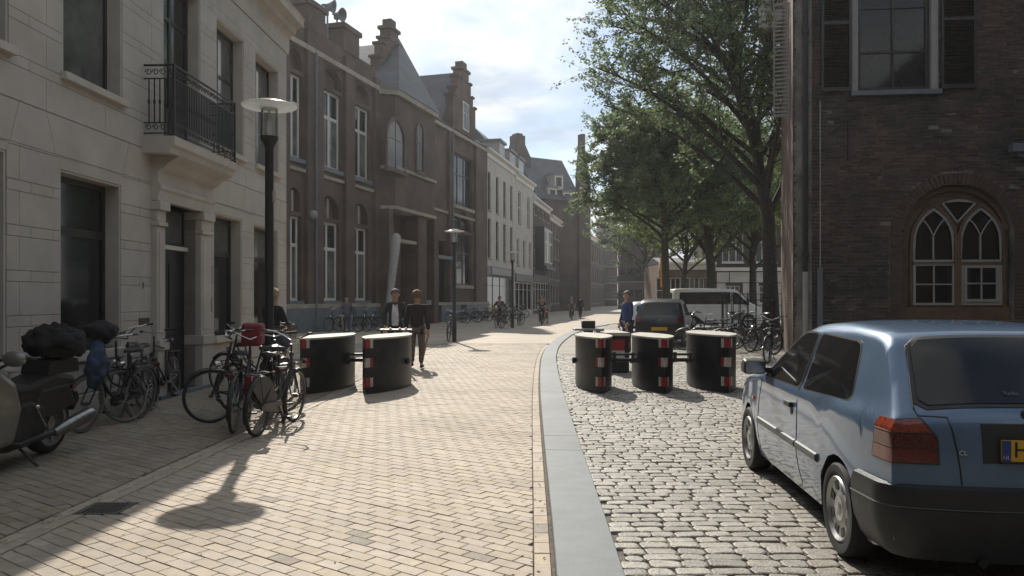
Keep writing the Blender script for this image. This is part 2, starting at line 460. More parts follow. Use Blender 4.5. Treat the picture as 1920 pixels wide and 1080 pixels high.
def lay(name, pieces, parent, mt, nmax=292):
    """pieces: (distance, centre, outline relative to the centre, z, tilt, mesh key) -> nmax single parts, the rest joined"""
    pieces.sort(key=lambda q: q[0])
    cache = {}
    for d, c, poly, z, tilt, key, bev in pieces[:nmax]:
        me = cache.get(key) if key is not None else None
        if me is None:
            mb = MB(); slab(mb, poly, 0, bev=bev[0], dz=.045, drop=bev[1]); me = mb.mesh(name, mt)
            if key is not None: cache[key] = me
        link_mesh(name, me, parent, (c.x, c.y, z), (tilt[1], -tilt[0], 0))
    mb = MB()
    for d, c, poly, z, tilt, key, bev in pieces[nmax:]:
        slab(mb, [q + c for q in poly], z, bev=bev[0], dz=.045, tilt=tilt, drop=bev[1])
    o = mb.build(name + '_field', mt, parent); tag(o, kind='stuff')
    return o

rnd = random.Random(3)
ANG = R(-35.6)
ex, ey = Vector((math.cos(ANG), math.sin(ANG))), Vector((-math.sin(ANG), math.cos(ANG)))
BL, BW, JT = .211, .105, .006
GR = (-3.275, -2.935, 5.74, 6.08)       # the drain grate
def pavers(side):
    out = []
    for j in range(-330, 330):
        off = (j % 2) * .5 * BL + ((j * 7) % 3 - 1) * .004
        for i in range(-160, 160):
            c = ex * (i * BL + off) + ey * (j * BW)
            if not (c.y > 3.6 and c.y < YF + .3): continue
            if side == 'street':
                if not (gut(c.y) + .1 < c.x < kl(c.y) - .0): continue
            elif not (-9.5 < c.x < gut(c.y) + .12): continue
            if not in_view(c.x, c.y, .5): continue
            if side == 'walk' and c.x < -6.1 + .0345 * c.y - .1 and c.y < 19: continue
            a, b = (BL - JT) / 2, (BW - JT) / 2
            base = [ex * sx * a + ey * sy * b for sx, sy in ((-1,-1),(1,-1),(1,1),(-1,1))]
            poly = [q + c for q in base]
            if side == 'street':
                t = tangent(c.y); n = Vector((-t.y, t.x))
                poly2 = clip(poly, Vector((kl(c.y), c.y)) + n * .135, n)
                poly2 = clip(poly2, Vector((gut(c.y) + .235, c.y)), Vector((1, -.0412)))
            else:
                poly2 = clip(poly, Vector((gut(c.y) - .012, c.y)), Vector((-1, .0412)))
            if len(poly2) < 3 or area(poly2) < .0016: continue
            if GR[0]-.12 < c.x < GR[1]+.12 and GR[2]-.12 < c.y < GR[3]+.12:
                best = []
                for pp, nn in ((Vector((GR[0]-.005, 0)), Vector((-1, 0))), (Vector((GR[1]+.005, 0)), Vector((1, 0))), (Vector((0, GR[2]-.005)), Vector((0, -1))), (Vector((0, GR[3]+.005)), Vector((0, 1)))):
                    q_ = clip(poly2, pp, nn)
                    if len(q_) > 2 and (not best or area(q_) > area(best)): best = q_
                if not best or area(best) < .0005: continue
                poly2 = best
            key = None if (len(poly2) != 4 or area(poly2) < area(poly) * .999) else 'full'
            z = rnd.gauss(0, .0011); tilt = (rnd.gauss(0, .006), rnd.gauss(0, .006))
            pol = base if key else [q - c for q in poly2]
            vis = c.y if in_view(c.x, c.y, -.05) and c.y > 4.4 else 50 + c.y
            if side == 'walk': vis = c.y if (in_view(c.x, c.y, -.05) and c.y > 5.2) else 60 + c.y
            out.append((vis, c, pol, z, tilt, key, (.0035, .003)))
    return out
st_p = pavers('street')
# stretcher course along the kerb and the two along the gutter
def course(xf, tf, off, y0, y1, w=.105, l=.211):
    out = []; y = y0
    while y < y1:
        t = tf(y); n = Vector((t.y, -t.x)); c = Vector((xf(y), y)) + n * off
        a, b = (l - JT) / 2, (w - JT) / 2
        pol = [t * sx * a + n * sy * b for sx, sy in ((-1,-1),(-1,1),(1,1),(1,-1))]
        if in_view(c.x, c.y, .4): out.append((c.y if c.y > 4.4 else 50 + c.y, c, pol, rnd.gauss(0, .001), (rnd.gauss(0,.004), rnd.gauss(0,.004)), None, (.0035, .003)))
        y += l * t.y
    return out
st_p += course(kl, tangent, -.078, 3.7, YF)
gt = lambda y: Vector((.0412, 1)).normalized()
gutter = []
for k in range(2):
    for q in course(gut, gt, .062 + k * .108, 3.7 + k * .1, YF):
        if q[1].x + .05 > GR[0] + .012 and GR[2] - .11 < q[1].y < GR[3] + .11:
            wp = [v + q[1] for v in q[2]]
            c1 = clip(wp, Vector((0, GR[2]-.005)), Vector((0, -1))); c2 = clip(wp, Vector((0, GR[3]+.005)), Vector((0, 1)))
            best = max((c1, c2), key=lambda z_: area(z_) if len(z_) > 2 else 0)
            if len(best) < 3 or area(best) < .001: continue
            q = (q[0], q[1], [v - q[1] for v in best]) + q[3:]
        gutter.append(q)
st_p += gutter
lay('paver', st_p, street, M['paver'])
dark = mat('paver_grey', (.27,.235,.19), .8, .1, 9, bump=.5, bscale=90, isl=.05)
for px_, py_ in ((677, 1001), (652, 1014), (590, 888), (1490, 1000), (880, 1040), (520, 1050)):
    tgt = gp(px_, py_).xy
    o = min([c_ for c_ in street.children if c_.name.startswith('paver') and c_.get('kind') is None], key=lambda c_: (c_.location.xy - tgt).length)
    o.data = o.data.copy(); o.data.materials[0] = dark
lay('paver', pavers('walk'), walk, M['paver_walk_shaded'])

# granite setts of the square
setts = []
y = 3.5; row = 0
while y < 22.3:
    h = rnd.uniform(.108, .135); x = kr_pt(y).x - .3 + rnd.uniform(-.1, 0)
    while x < gx(1920) * y + .4 and x < 12.5:
        w = rnd.uniform(.15, .235)
        if rnd.random() < .06: w = rnd.uniform(.11, .14)
        yy = y + h / 2 + .05 * math.sin(x * .55 + y * .12) + .012 * math.sin(x * 2.3 + y)
        c = Vector((x + w / 2, yy))
        a, b = (w - .012) / 2, (h - .012) / 2
        k = min(a, b) * rnd.uniform(.30, .5)
        pol = []
        for sx, sy in ((-1,-1),(1,-1),(1,1),(-1,1)):
            p1 = Vector((sx * a, sy * (b - k))); p2 = Vector((sx * (a - k), sy * b))
            for q in ((p1, p2) if sx * sy > 0 else (p2, p1)):
                pol.append(q + Vector((rnd.gauss(0, .0035), rnd.gauss(0, .0035))))
        t = tangent(c.y); n = Vector((t.y, -t.x)); e = kr_pt(c.y)
        pol2 = clip([q + c for q in pol], e + n * .008, n)
        x += w
        if len(pol2) < 3 or area(pol2) < .004: continue
        full = abs(area(pol2) - area(pol)) < 1e-6
        pol = [q - c for q in pol2]
        occl = c.x > 1.9 and c.y < 8.3 and c.x > 2.0
        vis = c.y if in_view(c.x, c.y, -.05) and c.y > 4.4 and not occl else 40 + c.y
        setts.append((vis, c, pol, rnd.gauss(-.002, .0025), (rnd.gauss(0, .015), rnd.gauss(0, .02)), None, (.009, .0045)))
    y += h; row += 1
lay('sett', setts, square, M['sett'])

# the bluestone kerb band
kerb = empty('kerb', (0, 0, 0)); tag(kerb, kind='structure')
cuts = [1.0, 8.02, 8.86, 13.0, 16.6, 21.2, 23.0, 24.8, 26.6, 28.4, 30.2, 32, 34, 36, 38, 40, 42, 44.5, 47]
for a, b in zip(cuts, cuts[1:]):
    n = max(3, int((b - a) / .6)); mb = MB(); vs = []; fs = []
    for i in range(n + 1):
        y = a + .006 + (b - a - .012) * i / n
        t = tangent(y); nn = Vector((t.y, -t.x)); p = Vector((kl(y), y))
        row_ = [(0, -.08), (0, .028), (.006, .034), (.384, .030), (.39, .024), (.39, -.08)]
        for w, z in row_: q = p + nn * w; vs.append((q.x, q.y, z))
        if i:
            for k in range(5): fs.append((6*(i-1)+k, 6*(i-1)+k+1, 6*i+k+1, 6*i+k))
    fs.append((0, 1, 2, 3, 4, 5)); fs.append(tuple(6*n + k for k in (5, 4, 3, 2, 1, 0)))
    MB().add(vs, fs).build('kerb_stone', M['kerb'], kerb, fixn=True)

# drain grate in the gutter
gr = empty('drain_grate', ((GR[0]+GR[1])/2, (GR[2]+GR[3])/2, 0), 0, 'square iron drain grate set in the brick gutter at the shadow edge', 'drain')
w, h = .167, .167
mb = MB().box(-w, w, -h, -h+.03, -.03, .001).box(-w, w, h-.03, h, -.03, .001).box(-w, -w+.03, -h+.03, h-.03, -.03, .001).box(w-.03, w, -h+.03, h-.03, -.03, .001)
mb.build('grate_frame', mat('grate_iron', (.10,.092,.078), .6, .3, 20), gr)
MB().box(-w+.03, w-.03, -h+.03, h-.03, -.05, -.028).build('sump', M['iron'], gr)
barm = MB().obox((0, 0, 0), (.016, .27, .02), (0, 0, 0)).mesh('grate_bar', mat('grate_iron', (.10,.092,.078), .6, .3, 20))
for i in range(8): link_mesh('grate_bar', barm, gr, (-.122 + i * .035, 0, -.008))

# dry leaves and crumbs blown along the gutter and the kerb
rl = random.Random(77); mb = MB()
for i in range(520):
    y = rl.uniform(4.4, 17)
    if rl.random() < .6: x = gut(y) + abs(rl.gauss(0, .10)) - .03
    elif rl.random() < .5: x = kl(y) - abs(rl.gauss(0, .12)) - .01
    else: x = rl.uniform(gut(y), kl(y))
    l = rl.uniform(.006, .020); a = rl.uniform(0, 6.28); dx, dy = math.cos(a)*l, math.sin(a)*l; z = .004; q = rl.uniform(.3, .6)
    mb.add([(x-dx, y-dy, z), (x+dy*q, y-dx*q, z+.003), (x+dx, y+dy, z+.001), (x-dy*q, y+dx*q, z+.004)], [(0,1,2,3)])
tag(mb.build('debris', mat('dry_leaf', (.10,.075,.045), .9, .4, 40)), kind='stuff')

# ------------------------------------------------------------------ facades
class Fac:
    """an upright facade plane: origin, heading, pixel columns to metres along it"""
    def __init__(s, o, d):
        s.o = Vector(o); s.d = Vector(d).normalized(); s.n = Vector((-s.d.y, s.d.x)); s.rz = math.atan2(s.d.y, s.d.x)
    def s(s, px, q=0.0):
        u = gx(px); o = s.o + s.n * q
        return (u * o.y - o.x) / (s.d.x - u * s.d.y)
    def y(s, px, q=0.0): return (s.o + s.n * q + s.d * s.s(px, q)).y
    def z(s, px, py, q=0.0): return EYE + (HZ - py) / F_PX * s.y(px, q)
    def pt(s, a, q=0.0, z=0.0):
        p = s.o + s.d * a + s.n * q; return Vector((p.x, p.y, z))

def arc_pts(a, b, zs, rise, n=12):
    """points of an arch from (a, zs) over to (b, zs)"""
    h = (b - a) / 2
    if rise >= h - 1e-6:
        return [((a+b)/2 - h*math.cos(math.pi*i/n), zs + rise*math.sin(math.pi*i/n)) for i in range(n+1)]
    rr = (h*h + rise*rise) / (2*rise); c = zs + rise - rr; t = math.asin(h / rr)
    return [((a+b)/2 + rr*math.sin(-t + 2*t*i/n), c + rr*math.cos(-t + 2*t*i/n)) for i in range(n+1)]

def wall_open(mb, u0, u1, z0, z1, ops, depth=.25, y=0.0):
    """front face of a wall at local y with openings (a, b, c, d, rise); reveals go back by depth"""
    us = sorted(set([u0, u1] + [v for o in ops for v in o[:2] if u0 < v < u1]))
    zs = sorted(set([z0, z1] + [v for o in ops for v in o[2:4] if z0 < v < z1]))
    for a, b in zip(us, us[1:]):
        for c, d in zip(zs, zs[1:]):
            m, k = (a+b)/2, (c+d)/2
            if any(o[0] < m < o[1] and o[2] < k < o[3] for o in ops): continue
            mb.add([(a,y,c),(b,y,c),(b,y,d),(a,y,d)], [(0,1,2,3)])
    for o in ops:
        a, b, c, d = o[:4]; rise = o[4] if len(o) > 4 else 0
        zt = d - rise
        mb.add([(a,y,c),(a,y+depth,c),(a,y+depth,zt),(a,y,zt)], [(0,1,2,3)])
        mb.add([(b,y,c),(b,y+depth,c),(b,y+depth,zt),(b,y,zt)], [(3,2,1,0)])
        mb.add([(a,y,c),(b,y,c),(b,y+depth,c),(a,y+depth,c)], [(0,1,2,3)])
        if rise:
            pts = arc_pts(a, b, zt, rise)
            for p, q in zip(pts, pts[1:]):
                mb.add([(p[0],y,p[1]),(q[0],y,q[1]),(q[0],y+depth,q[1]),(p[0],y+depth,p[1])], [(3,2,1,0)])
                mb.add([(p[0],y,p[1]),(q[0],y,q[1]),(q[0],y,d),(p[0],y,d)], [(0,1,2,3)])
        else:
            mb.add([(a,y,d),(b,y,d),(b,y+depth,d),(a,y+depth,d)], [(3,2,1,0)])

def window(parent, a, b, c, d, y, fmat, cols=(), rows=(), fw=.06, bw=.035, th=.05, pane_mats=None, rise=0, sill=None, sillmat=None, name='window', single=False):
    """a window part: frame with bars, one pane per light as sub-parts, a sill"""
    mb = MB(); zt = d - rise
    mb.box(a, a+fw, y, y+th, c, zt).box(b-fw, b, y, y+th, c, zt).box(a+fw, b-fw, y, y+th, c, c+fw)
    if rise:
        pts = arc_pts(a, b, zt, rise); pin = arc_pts(a+fw, b-fw, zt, rise-fw)
        for (p, q), (r, s_) in zip(zip(pts, pts[1:]), zip(pin, pin[1:])):
            mb.add([(p[0],y,p[1]),(q[0],y,q[1]),(s_[0],y,s_[1]),(r[0],y,r[1]),(r[0],y+th,r[1]),(s_[0],y+th,s_[1])], [(0,1,2,3),(3,2,5,4)][::-1])
    else: mb.box(a+fw, b-fw, y, y+th, d-fw, d)
    xs = [a+fw] + [a + (b-a)*t for t in cols] + [b-fw]
    zs = [c+fw] + [c + (d-c)*t for t in rows] + [d-fw]
    for x in xs[1:-1]: mb.box(x-bw/2, x+bw/2, y+.004, y+th-.004, c+fw, d-fw if not rise else d-fw-.01)
    for z in zs[1:-1]: mb.box(a+fw, b-fw, y+.006, y+th-.006, z-bw/2, z+bw/2)
    w_ = mb.build(name, fmat, parent)
    pm = pane_mats or [M['glass']]
    k = 0
    if single: xs = [xs[0], xs[-1]]; zs = [zs[0], zs[-1]]
    for x0, x1 in zip(xs, xs[1:]):
        for z0, z1 in zip(zs, zs[1:]):
            mt = pm[k % len(pm)]; k += 1
            if rise and z1 == zs[-1]:
                z1b = zt
                poly = [(x0, z0), (x1, z0)] + [p for p in reversed(arc_pts(a+fw, b-fw, zt, rise-fw, 16)) if x0 - 1e-6 <= p[0] <= x1 + 1e-6]
                if len(poly) < 4: poly = [(x0,z0),(x1,z0),(x1,zt),(x0,zt)]
                MB().prism(poly, y+th*.45, y+th*.6).build('pane', mt, w_)
            else: MB().box(x0, x1, y+th*.45, y+th*.6, z0, z1).build('pane', mt, w_)
    if sill:
        MB().box(a-sill[0], b+sill[0], sill[1], y-.002, c-sill[2], c).build('sill', sillmat or fmat, w_, bevel=.008)
    return w_

def masonry(u0, u1, z0, z1, heights, length, joint, ops, rnd, off=.5, jit=0.0, arches=True):
    """rectangles (a,b,c,d) of a bond, cut round the openings"""
    out = []; z = z0; r = 0
    while z < z1 - .02:
        h = heights[r % len(heights)]; zt = min(z + h, z1)
        l = length[r % len(length)] if isinstance(length, (list, tuple)) else length
        x = u0 - (l * off if r % 2 else 0)
        cuts_ = []
        for o in ops:
            a, b, c, d = o[:4]; rise = o[4] if len(o) > 4 else 0
            if zt <= c + .01 or z >= d - .01: continue
            if rise and z > d - rise:
                pts = arc_pts(a, b, d - rise, rise, 24); zm = z
                inside = [p[0] for p in pts if p[1] >= zm]
                if inside: cuts_.append((min(inside), max(inside)))
            else: cuts_.append((a, b))
        cuts_.sort()
        while x < u1:
            ll = l * (1 + rnd.uniform(-jit, jit)); a, b = max(x, u0), min(x + ll, u1); x += ll
            segs = [(a, b)]
            for ca, cb in cuts_:
                ns = []
                for p, q in segs:
                    if q <= ca or p >= cb: ns.append((p, q))
                    else:
                        if p < ca: ns.append((p, ca))
                        if q > cb: ns.append((cb, q))
                segs = ns
            for p, q in segs:
                if q - p > joint * 3: out.append((p + joint/2, q - joint/2, z + joint/2, zt - joint/2))
        z = zt; r += 1
    return out

# added scattering volume, stands in for lens veil over the distant facades
def haze():
    m = bpy.data.materials.new('haze_veil'); m.use_nodes = True; t = m.node_tree; t.nodes.clear()
    o = N(t, 'ShaderNodeOutputMaterial'); v = N(t, 'ShaderNodeVolumePrincipled'); v.inputs['Density'].default_value = .00048
    v.inputs['Color'].default_value = (.93, .95, 1, 1); v.inputs['Anisotropy'].default_value = .55
    t.links.new(v.outputs[0], o.inputs['Volume'])
    tag(MB().box(-90, 150, -45, 230, -1.2, 34).build('haze', m), kind='stuff')
haze()
# ------------------------------------------------------------------ the cream stucco house on the left
FA = Fac((-6.1 + .0345 * 1.0, 1.0), (.0345, 1.0))
SE = FA.s(536)
def rA(pa, pb, c, d): return (FA.s(pa), FA.s(pb), c, d)
A = empty('stucco_house', FA.pt(0), FA.rz, 'cream stucco town house with wrought iron balcony behind parked bicycles', 'house')
w1 = rA(111, 225, .9, 3.25); door = rA(300, 366, .06, 3.15); g2 = rA(400, 452, .9, 3.22); g3 = rA(475, 520, .9, 3.2)
wdt = w1[1] - w1[0]
w0 = (FA.s(10) - wdt, FA.s(10), .9, 3.30); wm = (w0[0] - 2.3, w0[0] - 1.0, .9, 3.25)
u1_ = rA(116, 228, 4.5, 6.95); french = rA(305, 374, 4.12, 7.0); u2 = rA(405, 456, 4.5, 6.92); u3 = rA(478, 521, 4.5, 6.92)
u0_ = (FA.s(14) - wdt, FA.s(14), 4.5, 6.95); um = (wm[0], wm[1], 4.5, 6.95)
opsA = [w1, door, g2, g3, w0, wm, u1_, french, u2, u3, u0_, um]
mb = MB(); wall_open(mb, -8, SE, 0, 8.35, opsA, .25, 0.0)
mb.box(-8, SE, .32, 11, 0, 8.3).add([(SE,0,0),(SE,.32,0),(SE,.32,8.3),(SE,0,8.3)], [(0,1,2,3)])
mb.build('wall', M['stucco_joint'], A)
# stucco blocks: wide and narrow courses with fine joints
rb = random.Random(11)
surround = []
blocks = []
ga = [(o[0]-.0, o[1]+.0, o[2], o[3]) for o in (w1, door, g2, g3, w0)]
pil = (FA.s(283), FA.s(386))
ga2 = [o if o is not door else (pil[0], pil[1], 0, 4.2) for o in (w1, door, g2, g3, w0)]
for o in (w1, g2, g3, w0): pass
zz0 = .34
blocks += masonry(FA.s(-260), SE, .34, 3.42, [.40, .13], [1.05, .42], .0065, [(o[0], o[1], o[2], o[3] if len(o) == 4 else 0) for o in ga2] , rb)
blocks += masonry(FA.s(-260), SE, 3.92, 7.5, [.40, .13], [1.3, .65], .006, [u0_, u1_, french, u2, u3], rb)
blocks = [b for b in blocks if b[1] > 4.5]
for a, b, c, d in blocks[:285]:
    MB().box(a, b, -.014, .03, c, d).build('stone_block', M['stucco'], A, bevel=.004)
mb = MB()
for a, b, c, d in blocks[285:]: mb.box(a, b, -.014, .03, c, d)
if mb.v: tag(mb.build('stone_blocks', M['stucco'], A), kind='stuff')
mb = MB().box(-8, 4.5 - .01, -.014, -.001, .34, 7.5)
# frieze course with splayed joints above the ground windows
xs = xt = FA.s(-260)
for o in sorted([w0, w1, g2, g3]):
    a, b = o[0], o[1]; zb = 3.42
    prev = [(xs, zb+.004), (a - .10, zb+.004), (a - .28, 3.91), (xt, 3.91)]
    if o is g2:
        MB().prism([(xs, zb+.004), (pil[0]-.01, zb+.004), (pil[0]-.01, 3.91), (xt, 3.91)], -.014, .03).build('stone_block', M['stucco'], A)
        prev = [(pil[1]+.01, zb+.004), (a - .10, zb+.004), (a - .22, 3.91), (pil[1]+.01, 3.91)]
    MB().prism(prev, -.014, .03).build('stone_block', M['stucco'], A)
    MB().prism([(a-.092, zb+.004), (b+.052, zb+.004), (b+.212, 3.91), (a-(.272 if o is not g2 else .212), 3.91)], -.014, .03).build('stone_block', M['stucco'], A)
    xs = b + .06; xt = b + .22
    if o is g3: xt = xs + .16
for o in (w0, w1, g2, g3, u1_, u2, u3, u0_): MB().box(o[0]-.02, o[1]+.02, -.014, -.001, o[3]+.001, 3.417 if o[3] < 4 else 6.966).build('stone_block', M['stucco'], A)
MB().prism([(xs, 3.424), (SE, 3.424), (SE, 3.91), (xs+.16, 3.91)], -.014, .03).build('stone_block', M['stucco'], A)
MB().box(-8, pil[0]-.01, -.03, .03, 0, .32).box(pil[1]+.01, SE+.015, -.03, .03, 0, .32).build('plinth', M['trimstone'], A, bevel=.01)
# cornice
MB().prism([(0.0,7.52),(-.03,7.52),(-.05,7.62),(-.05,7.9),(-.12,7.98),(-.20,8.0),(-.24,8.12),(-.40,8.17),(-.42,8.32),(-.45,8.36),(.3,8.4),(.3,7.52)], -8, SE+.1, 'yz').build('cornice', M['trimstone'], A)
MB().prism([(-.2,8.36),(3.5,10.6),(11,10.6),(11,8.3)], -8, SE, 'yz').build('roof', M['slate'], A)
# windows of the house
gl, gc = M['glass'], M['glass_curtain']
def jambs(o, y0=-.006, m=M['trimstone']):
    mb = MB().box(o[1]-.03, o[1]-.001, .0, .249, o[2], o[3]).box(o[0]+.001, o[0]+.03, .0, .249, o[2], o[3]).box(o[0]+.03, o[1]-.03, .0, .249, o[3]-.03, o[3]-.001)
    mb.build('window_surround', m, A)
for o in (w0, w1, g2, g3, wm):
    window(A, o[0]+.03, o[1]-.03, o[2], o[3]-.03, .20, M['darkwood'], (), (.69,), fw=.075, bw=.11, th=.06, pane_mats=[gl, gc] if o in (g2, g3) else [gl], sill=(.08, -.09, .13), sillmat=M['trimstone'])
    jambs(o)
for o in (u0_, u1_, um):
    window(A, o[0]+.03, o[1]-.03, o[2], o[3]-.03, .20, M['darkwood'], (), (.7,), fw=.06, bw=.06, th=.06, pane_mats=[M['glass_tree']] if 'glass_tree' in M else [gc], sill=(.08, -.10, .10), sillmat=M['trimstone']); jambs(o)
for o in (u2, u3):
    window(A, o[0]+.03, o[1]-.03, o[2], o[3]-.03, .20, M['darkwood'], (.4,), (.62,), fw=.06, bw=.06, th=.06, pane_mats=[M['glass_white'], M['glass_white'], gc, gc], sill=(.08, -.10, .10), sillmat=M['trimstone']); jambs(o)
window(A, french[0]+.03, french[1]-.03, french[2], french[3]-.03, .20, M['darkwood'], (.5,), (.24, .78), fw=.07, bw=.07, th=.06, pane_mats=[gc, gl, gl], name='balcony_door'); jambs(french)
# entrance
dr = MB().box(door[0]+.02, door[1]-.02, .19, .24, .08, 2.42).build('front_door', M['doorwood'], A)
for zz_ in ((.35, .95), (1.1, 2.2)):
    for k in range(2):
        a = door[0] + .12 + k * .55
        MB().box(a, a+.40, .176, .189, *zz_).build('door_panel', M['doorwood'], dr, bevel=.01)
MB().tube([(door[1]-.16,.18,1.1),(door[1]-.16,.13,1.1),(door[1]-.16,.13,1.22),(door[1]-.16,.18,1.22)], .01, 6).build('door_handle', M['chrome'], dr)
MB().box(door[0]+.02, door[1]-.02, .12, .25, 2.43, 2.50).build('transom_bar', M['whitewood'], A)
window(A, door[0]+.02, door[1]-.02, 2.505, 3.14, .19, M['doorwood'], (), (), fw=.05, name='fanlight', pane_mats=[gc])
MB().box(pil[0]+.02, pil[1]-.02, -.16, .2, 0, .06).build('doorstep', M['lead'], A, bevel=.01)
for (a, b) in ((pil[0], door[0]-.02), (door[1]+.02, pil[1])):
    mb = MB().box(a, b, -.10, .2, .95, 2.75).box(a-.03, b+.03, -.16, .2, .78, .95).box(a-.01, b+.01, -.13, .2, .05, .78).box(a-.02, b+.02, -.14, .2, 2.75, 2.82).box(a, b, -.11, .2, 2.82, 3.0).box(a-.03, b+.03, -.17, .2, 3.0, 3.14)
    p = mb.build('pilaster', M['trimstone'], A, bevel=.012)
    MB().box(a+.06, b-.06, -.112, -.099, 1.05, 2.65).build('pilaster_panel', M['trimstone'], p, bevel=.008)
mb = MB().prism([(.2,3.15),(-.12,3.15),(-.14,3.30),(-.17,3.34),(-.17,3.40),(-.13,3.44),(-.13,3.62),(-.22,3.66),(-.30,3.74),(-.42,3.80),(-.47,3.84),(.2,3.84)], pil[0]-.02, pil[1]+.02, 'yz')
mb.build('entablature', M['trimstone'], A)
b0, b1 = FA.s(265), FA.s(443, -.5)
bal = MB().prism([(.1,3.845),(-.44,3.845),(-.46,3.93),(-.51,3.97),(-.52,4.10),(.1,4.10)], b0, b1, 'yz').build('balcony', M['trimstone'], A)
mb = MB()
for z in (4.14, 5.18, 4.98, 4.30):
    t = .028 if z == 5.18 else .018
    mb.box(b0+.03, b1-.03, -.50, -.50+t, z, z+t).box(b0+.03, b0+.03+t, -.47, -.02, z, z+t).box(b1-.03-t, b1-.03, -.47, -.02, z, z+t)
for x in (b0+.04, b1-.04): mb.box(x-.018, x+.018, -.505, -.47, 4.10, 5.22)
mb.build('railing', M['iron'], bal)
bm_ = MB().box(-.008,.008,-.008,.008,0,.70).box(-.014,.014,-.014,.014,.30,.36).mesh('baluster', M['iron'])
n = int((b1 - b0 - .12) / .062)
for i in range(n): link_mesh('baluster', bm_, bal, (b0 + .08 + i * .062, -.49, 4.30))
for i in range(5):
    for x in (b0+.04, b1-.04): link_mesh('baluster', bm_, bal, (x, -.10 - i * .085, 4.30))
def scroll(r, turns=1.4, n=12): return [(r*(1-i/n*.75)*math.cos(i/n*turns*2*math.pi), 0, r*(1-i/n*.75)*math.sin(i/n*turns*2*math.pi)) for i in range(n)]
sc_ = MB()
for z, r in ((5.09, .055), (4.24, .05)):
    k = 0; x = b0 + .12
    while x < b1 - .08:
        sg = 1 if k % 2 else -1
        sc_.tube([(x + sg*p[0], -.49, z + p[2]) for p in scroll(r)], .008, 4); x += .115; k += 1
    for x in (b0+.04, b1-.04):
        for q in range(4): sc_.tube([(x, -.42 + q*.11 + p[0], z + p[2]) for p in scroll(r)], .008, 4)
sc_.build('scrollwork', M['iron'], bal)
# plates and boxes by the door
def txt(body, size, loc, rot, mt, parent, name='lettering', ext=.003, align='CENTER'):
    cu = bpy.data.curves.new(name, 'FONT'); cu.body = body; cu.size = size; cu.extrude = ext; cu.align_x = align; cu.align_y = 'CENTER'
    cu.materials.append(mt)
    o_ = bpy.data.objects.new(name, cu); me = bpy.data.meshes.new_from_object(o_); bpy.data.objects.remove(o_)
    me.materials.clear(); me.materials.append(mt)
    o = bpy.data.objects.new(name, me); o.location = loc; o.rotation_euler = rot; col.objects.link(o)
    if parent is not None: o.parent = parent
    return o
a = FA.s(378); b = FA.s(396)
pl = MB().box(a, b, -.035, -.015, FA.z(386, 533), FA.z(386, 497)).build('name_plate', M['greywood'], A, bevel=.004)
a = FA.s(377); b = FA.s(391)
ib = MB().box(a, b, -.07, -.015, FA.z(384, 598), FA.z(384, 553)).build('intercom', M['alu'], A, bevel=.008)
MB().box(a+.03, b-.03, -.075, -.069, FA.z(384, 585), FA.z(384, 558)).build('intercom_panel', M['rubber'], ib)
a = FA.s(258); b = FA.s(277)
MB().box(a, b, -.03, -.015, FA.z(267, 610), FA.z(267, 596)).build('street_plate', M['brownwood'], A, bevel=.004)
txt('2', .13, (FA.s(266), -.02, FA.z(266, 536)), (R(90), 0, 0), M['iron'], A, 'house_number')

# ------------------------------------------------------------------ the brick municipal building
FB = Fac((-20.83 + .3 * 33, 33.0), (.3, 1.0))
SB = FB.s(910)
B = empty('brick_building', FB.pt(0), FB.rz, 'long red brick public building with stepped gables and tall white framed windows', 'building')
def rB(pa, pb, c, d, rise=0): return (FB.s(pa), FB.s(pb), c, d, rise)
cols3 = [(538, 568), (602, 641), (662, 694)]
upB = [rB(a, b, 8.15, 12.05) for a, b in cols3]
loB = [rB(a, b, 1.5, 5.45) for a, b in [(538, 565), (598, 637), (660, 691)]]
blindL = [(o[0]+.1, o[1]-.1, 5.65, 6.75, .55) for o in loB]
blindU = [(o[0]+.1, o[1]-.1, 12.25, 13.2, .45) for o in upB]
cU = rB(850, 886, 0, 0); cU = (cU[0], cU[1], FB.z(867, 388), FB.z(867, 292))
cL = (FB.s(848), FB.s(884), 2.6, 6.4, 0); cArch = (cL[0], cL[1], 6.6, 8.0, 1.3)
p0, p1 = FB.s(708), FB.s(800)
porch = (p0+.1, p1-.05, .1, 6.6); door2 = (FB.s(806), FB.s(838), .1, 5.6)
sw1 = (FB.s(805), FB.s(815), 9.6, 12.0, 0)
opsB = upB + loB + blindL + blindU + [cU, cL, cArch, sw1, door2, porch]
opsB = [o if len(o) == 5 else (*o, 0) for o in opsB]
mb = MB(); wall_open(mb, 0, SB, 0, 13.75, opsB, .35)
mb.box(0, SB, .9, 12, 0, 13.7).add([(SB,0,0),(SB,.9,0),(SB,.9,13.7),(SB,0,13.7)], [(0,1,2,3)])
for o in opsB:
    if o[3] > 6.6 or o[0] < 12 or o == cL: mb.box(o[0], o[1], .36, .40, o[2], o[3])
mb.box(0, p0 - .3, -.02, .6, 13.75, 14.6)
mb.build('wall', M['brickB'], B)
for (pa, pb, zt) in ((570, 600, 14.4), (642, 659, 14.2), (698, 708, 14.0), (838, 846, 13.6), (888, 909, 13.6), (524, 536, 14.2)):
    MB().box(FB.s(pa), FB.s(pb), -.22, -.001, 0, zt).build('pilaster', M['brickB'], B)
for o in upB + loB:
    up = o in upB
    window(B, o[0]+.05, o[1]-.05, o[2], o[3], .18, M['whitewood'], (.5,), (.66,), fw=.13, bw=.16, th=.1, pane_mats=[gl, gl, gc, gl], sill=(.15, -.12, .22), sillmat=M['lead'])
for o in blindL:
    mb = MB().box((o[0]+o[1])/2-.09, (o[0]+o[1])/2+.09, .1, .35, o[2], o[3]-.12)
    mb.build('tracery', M['sandstone'], B)
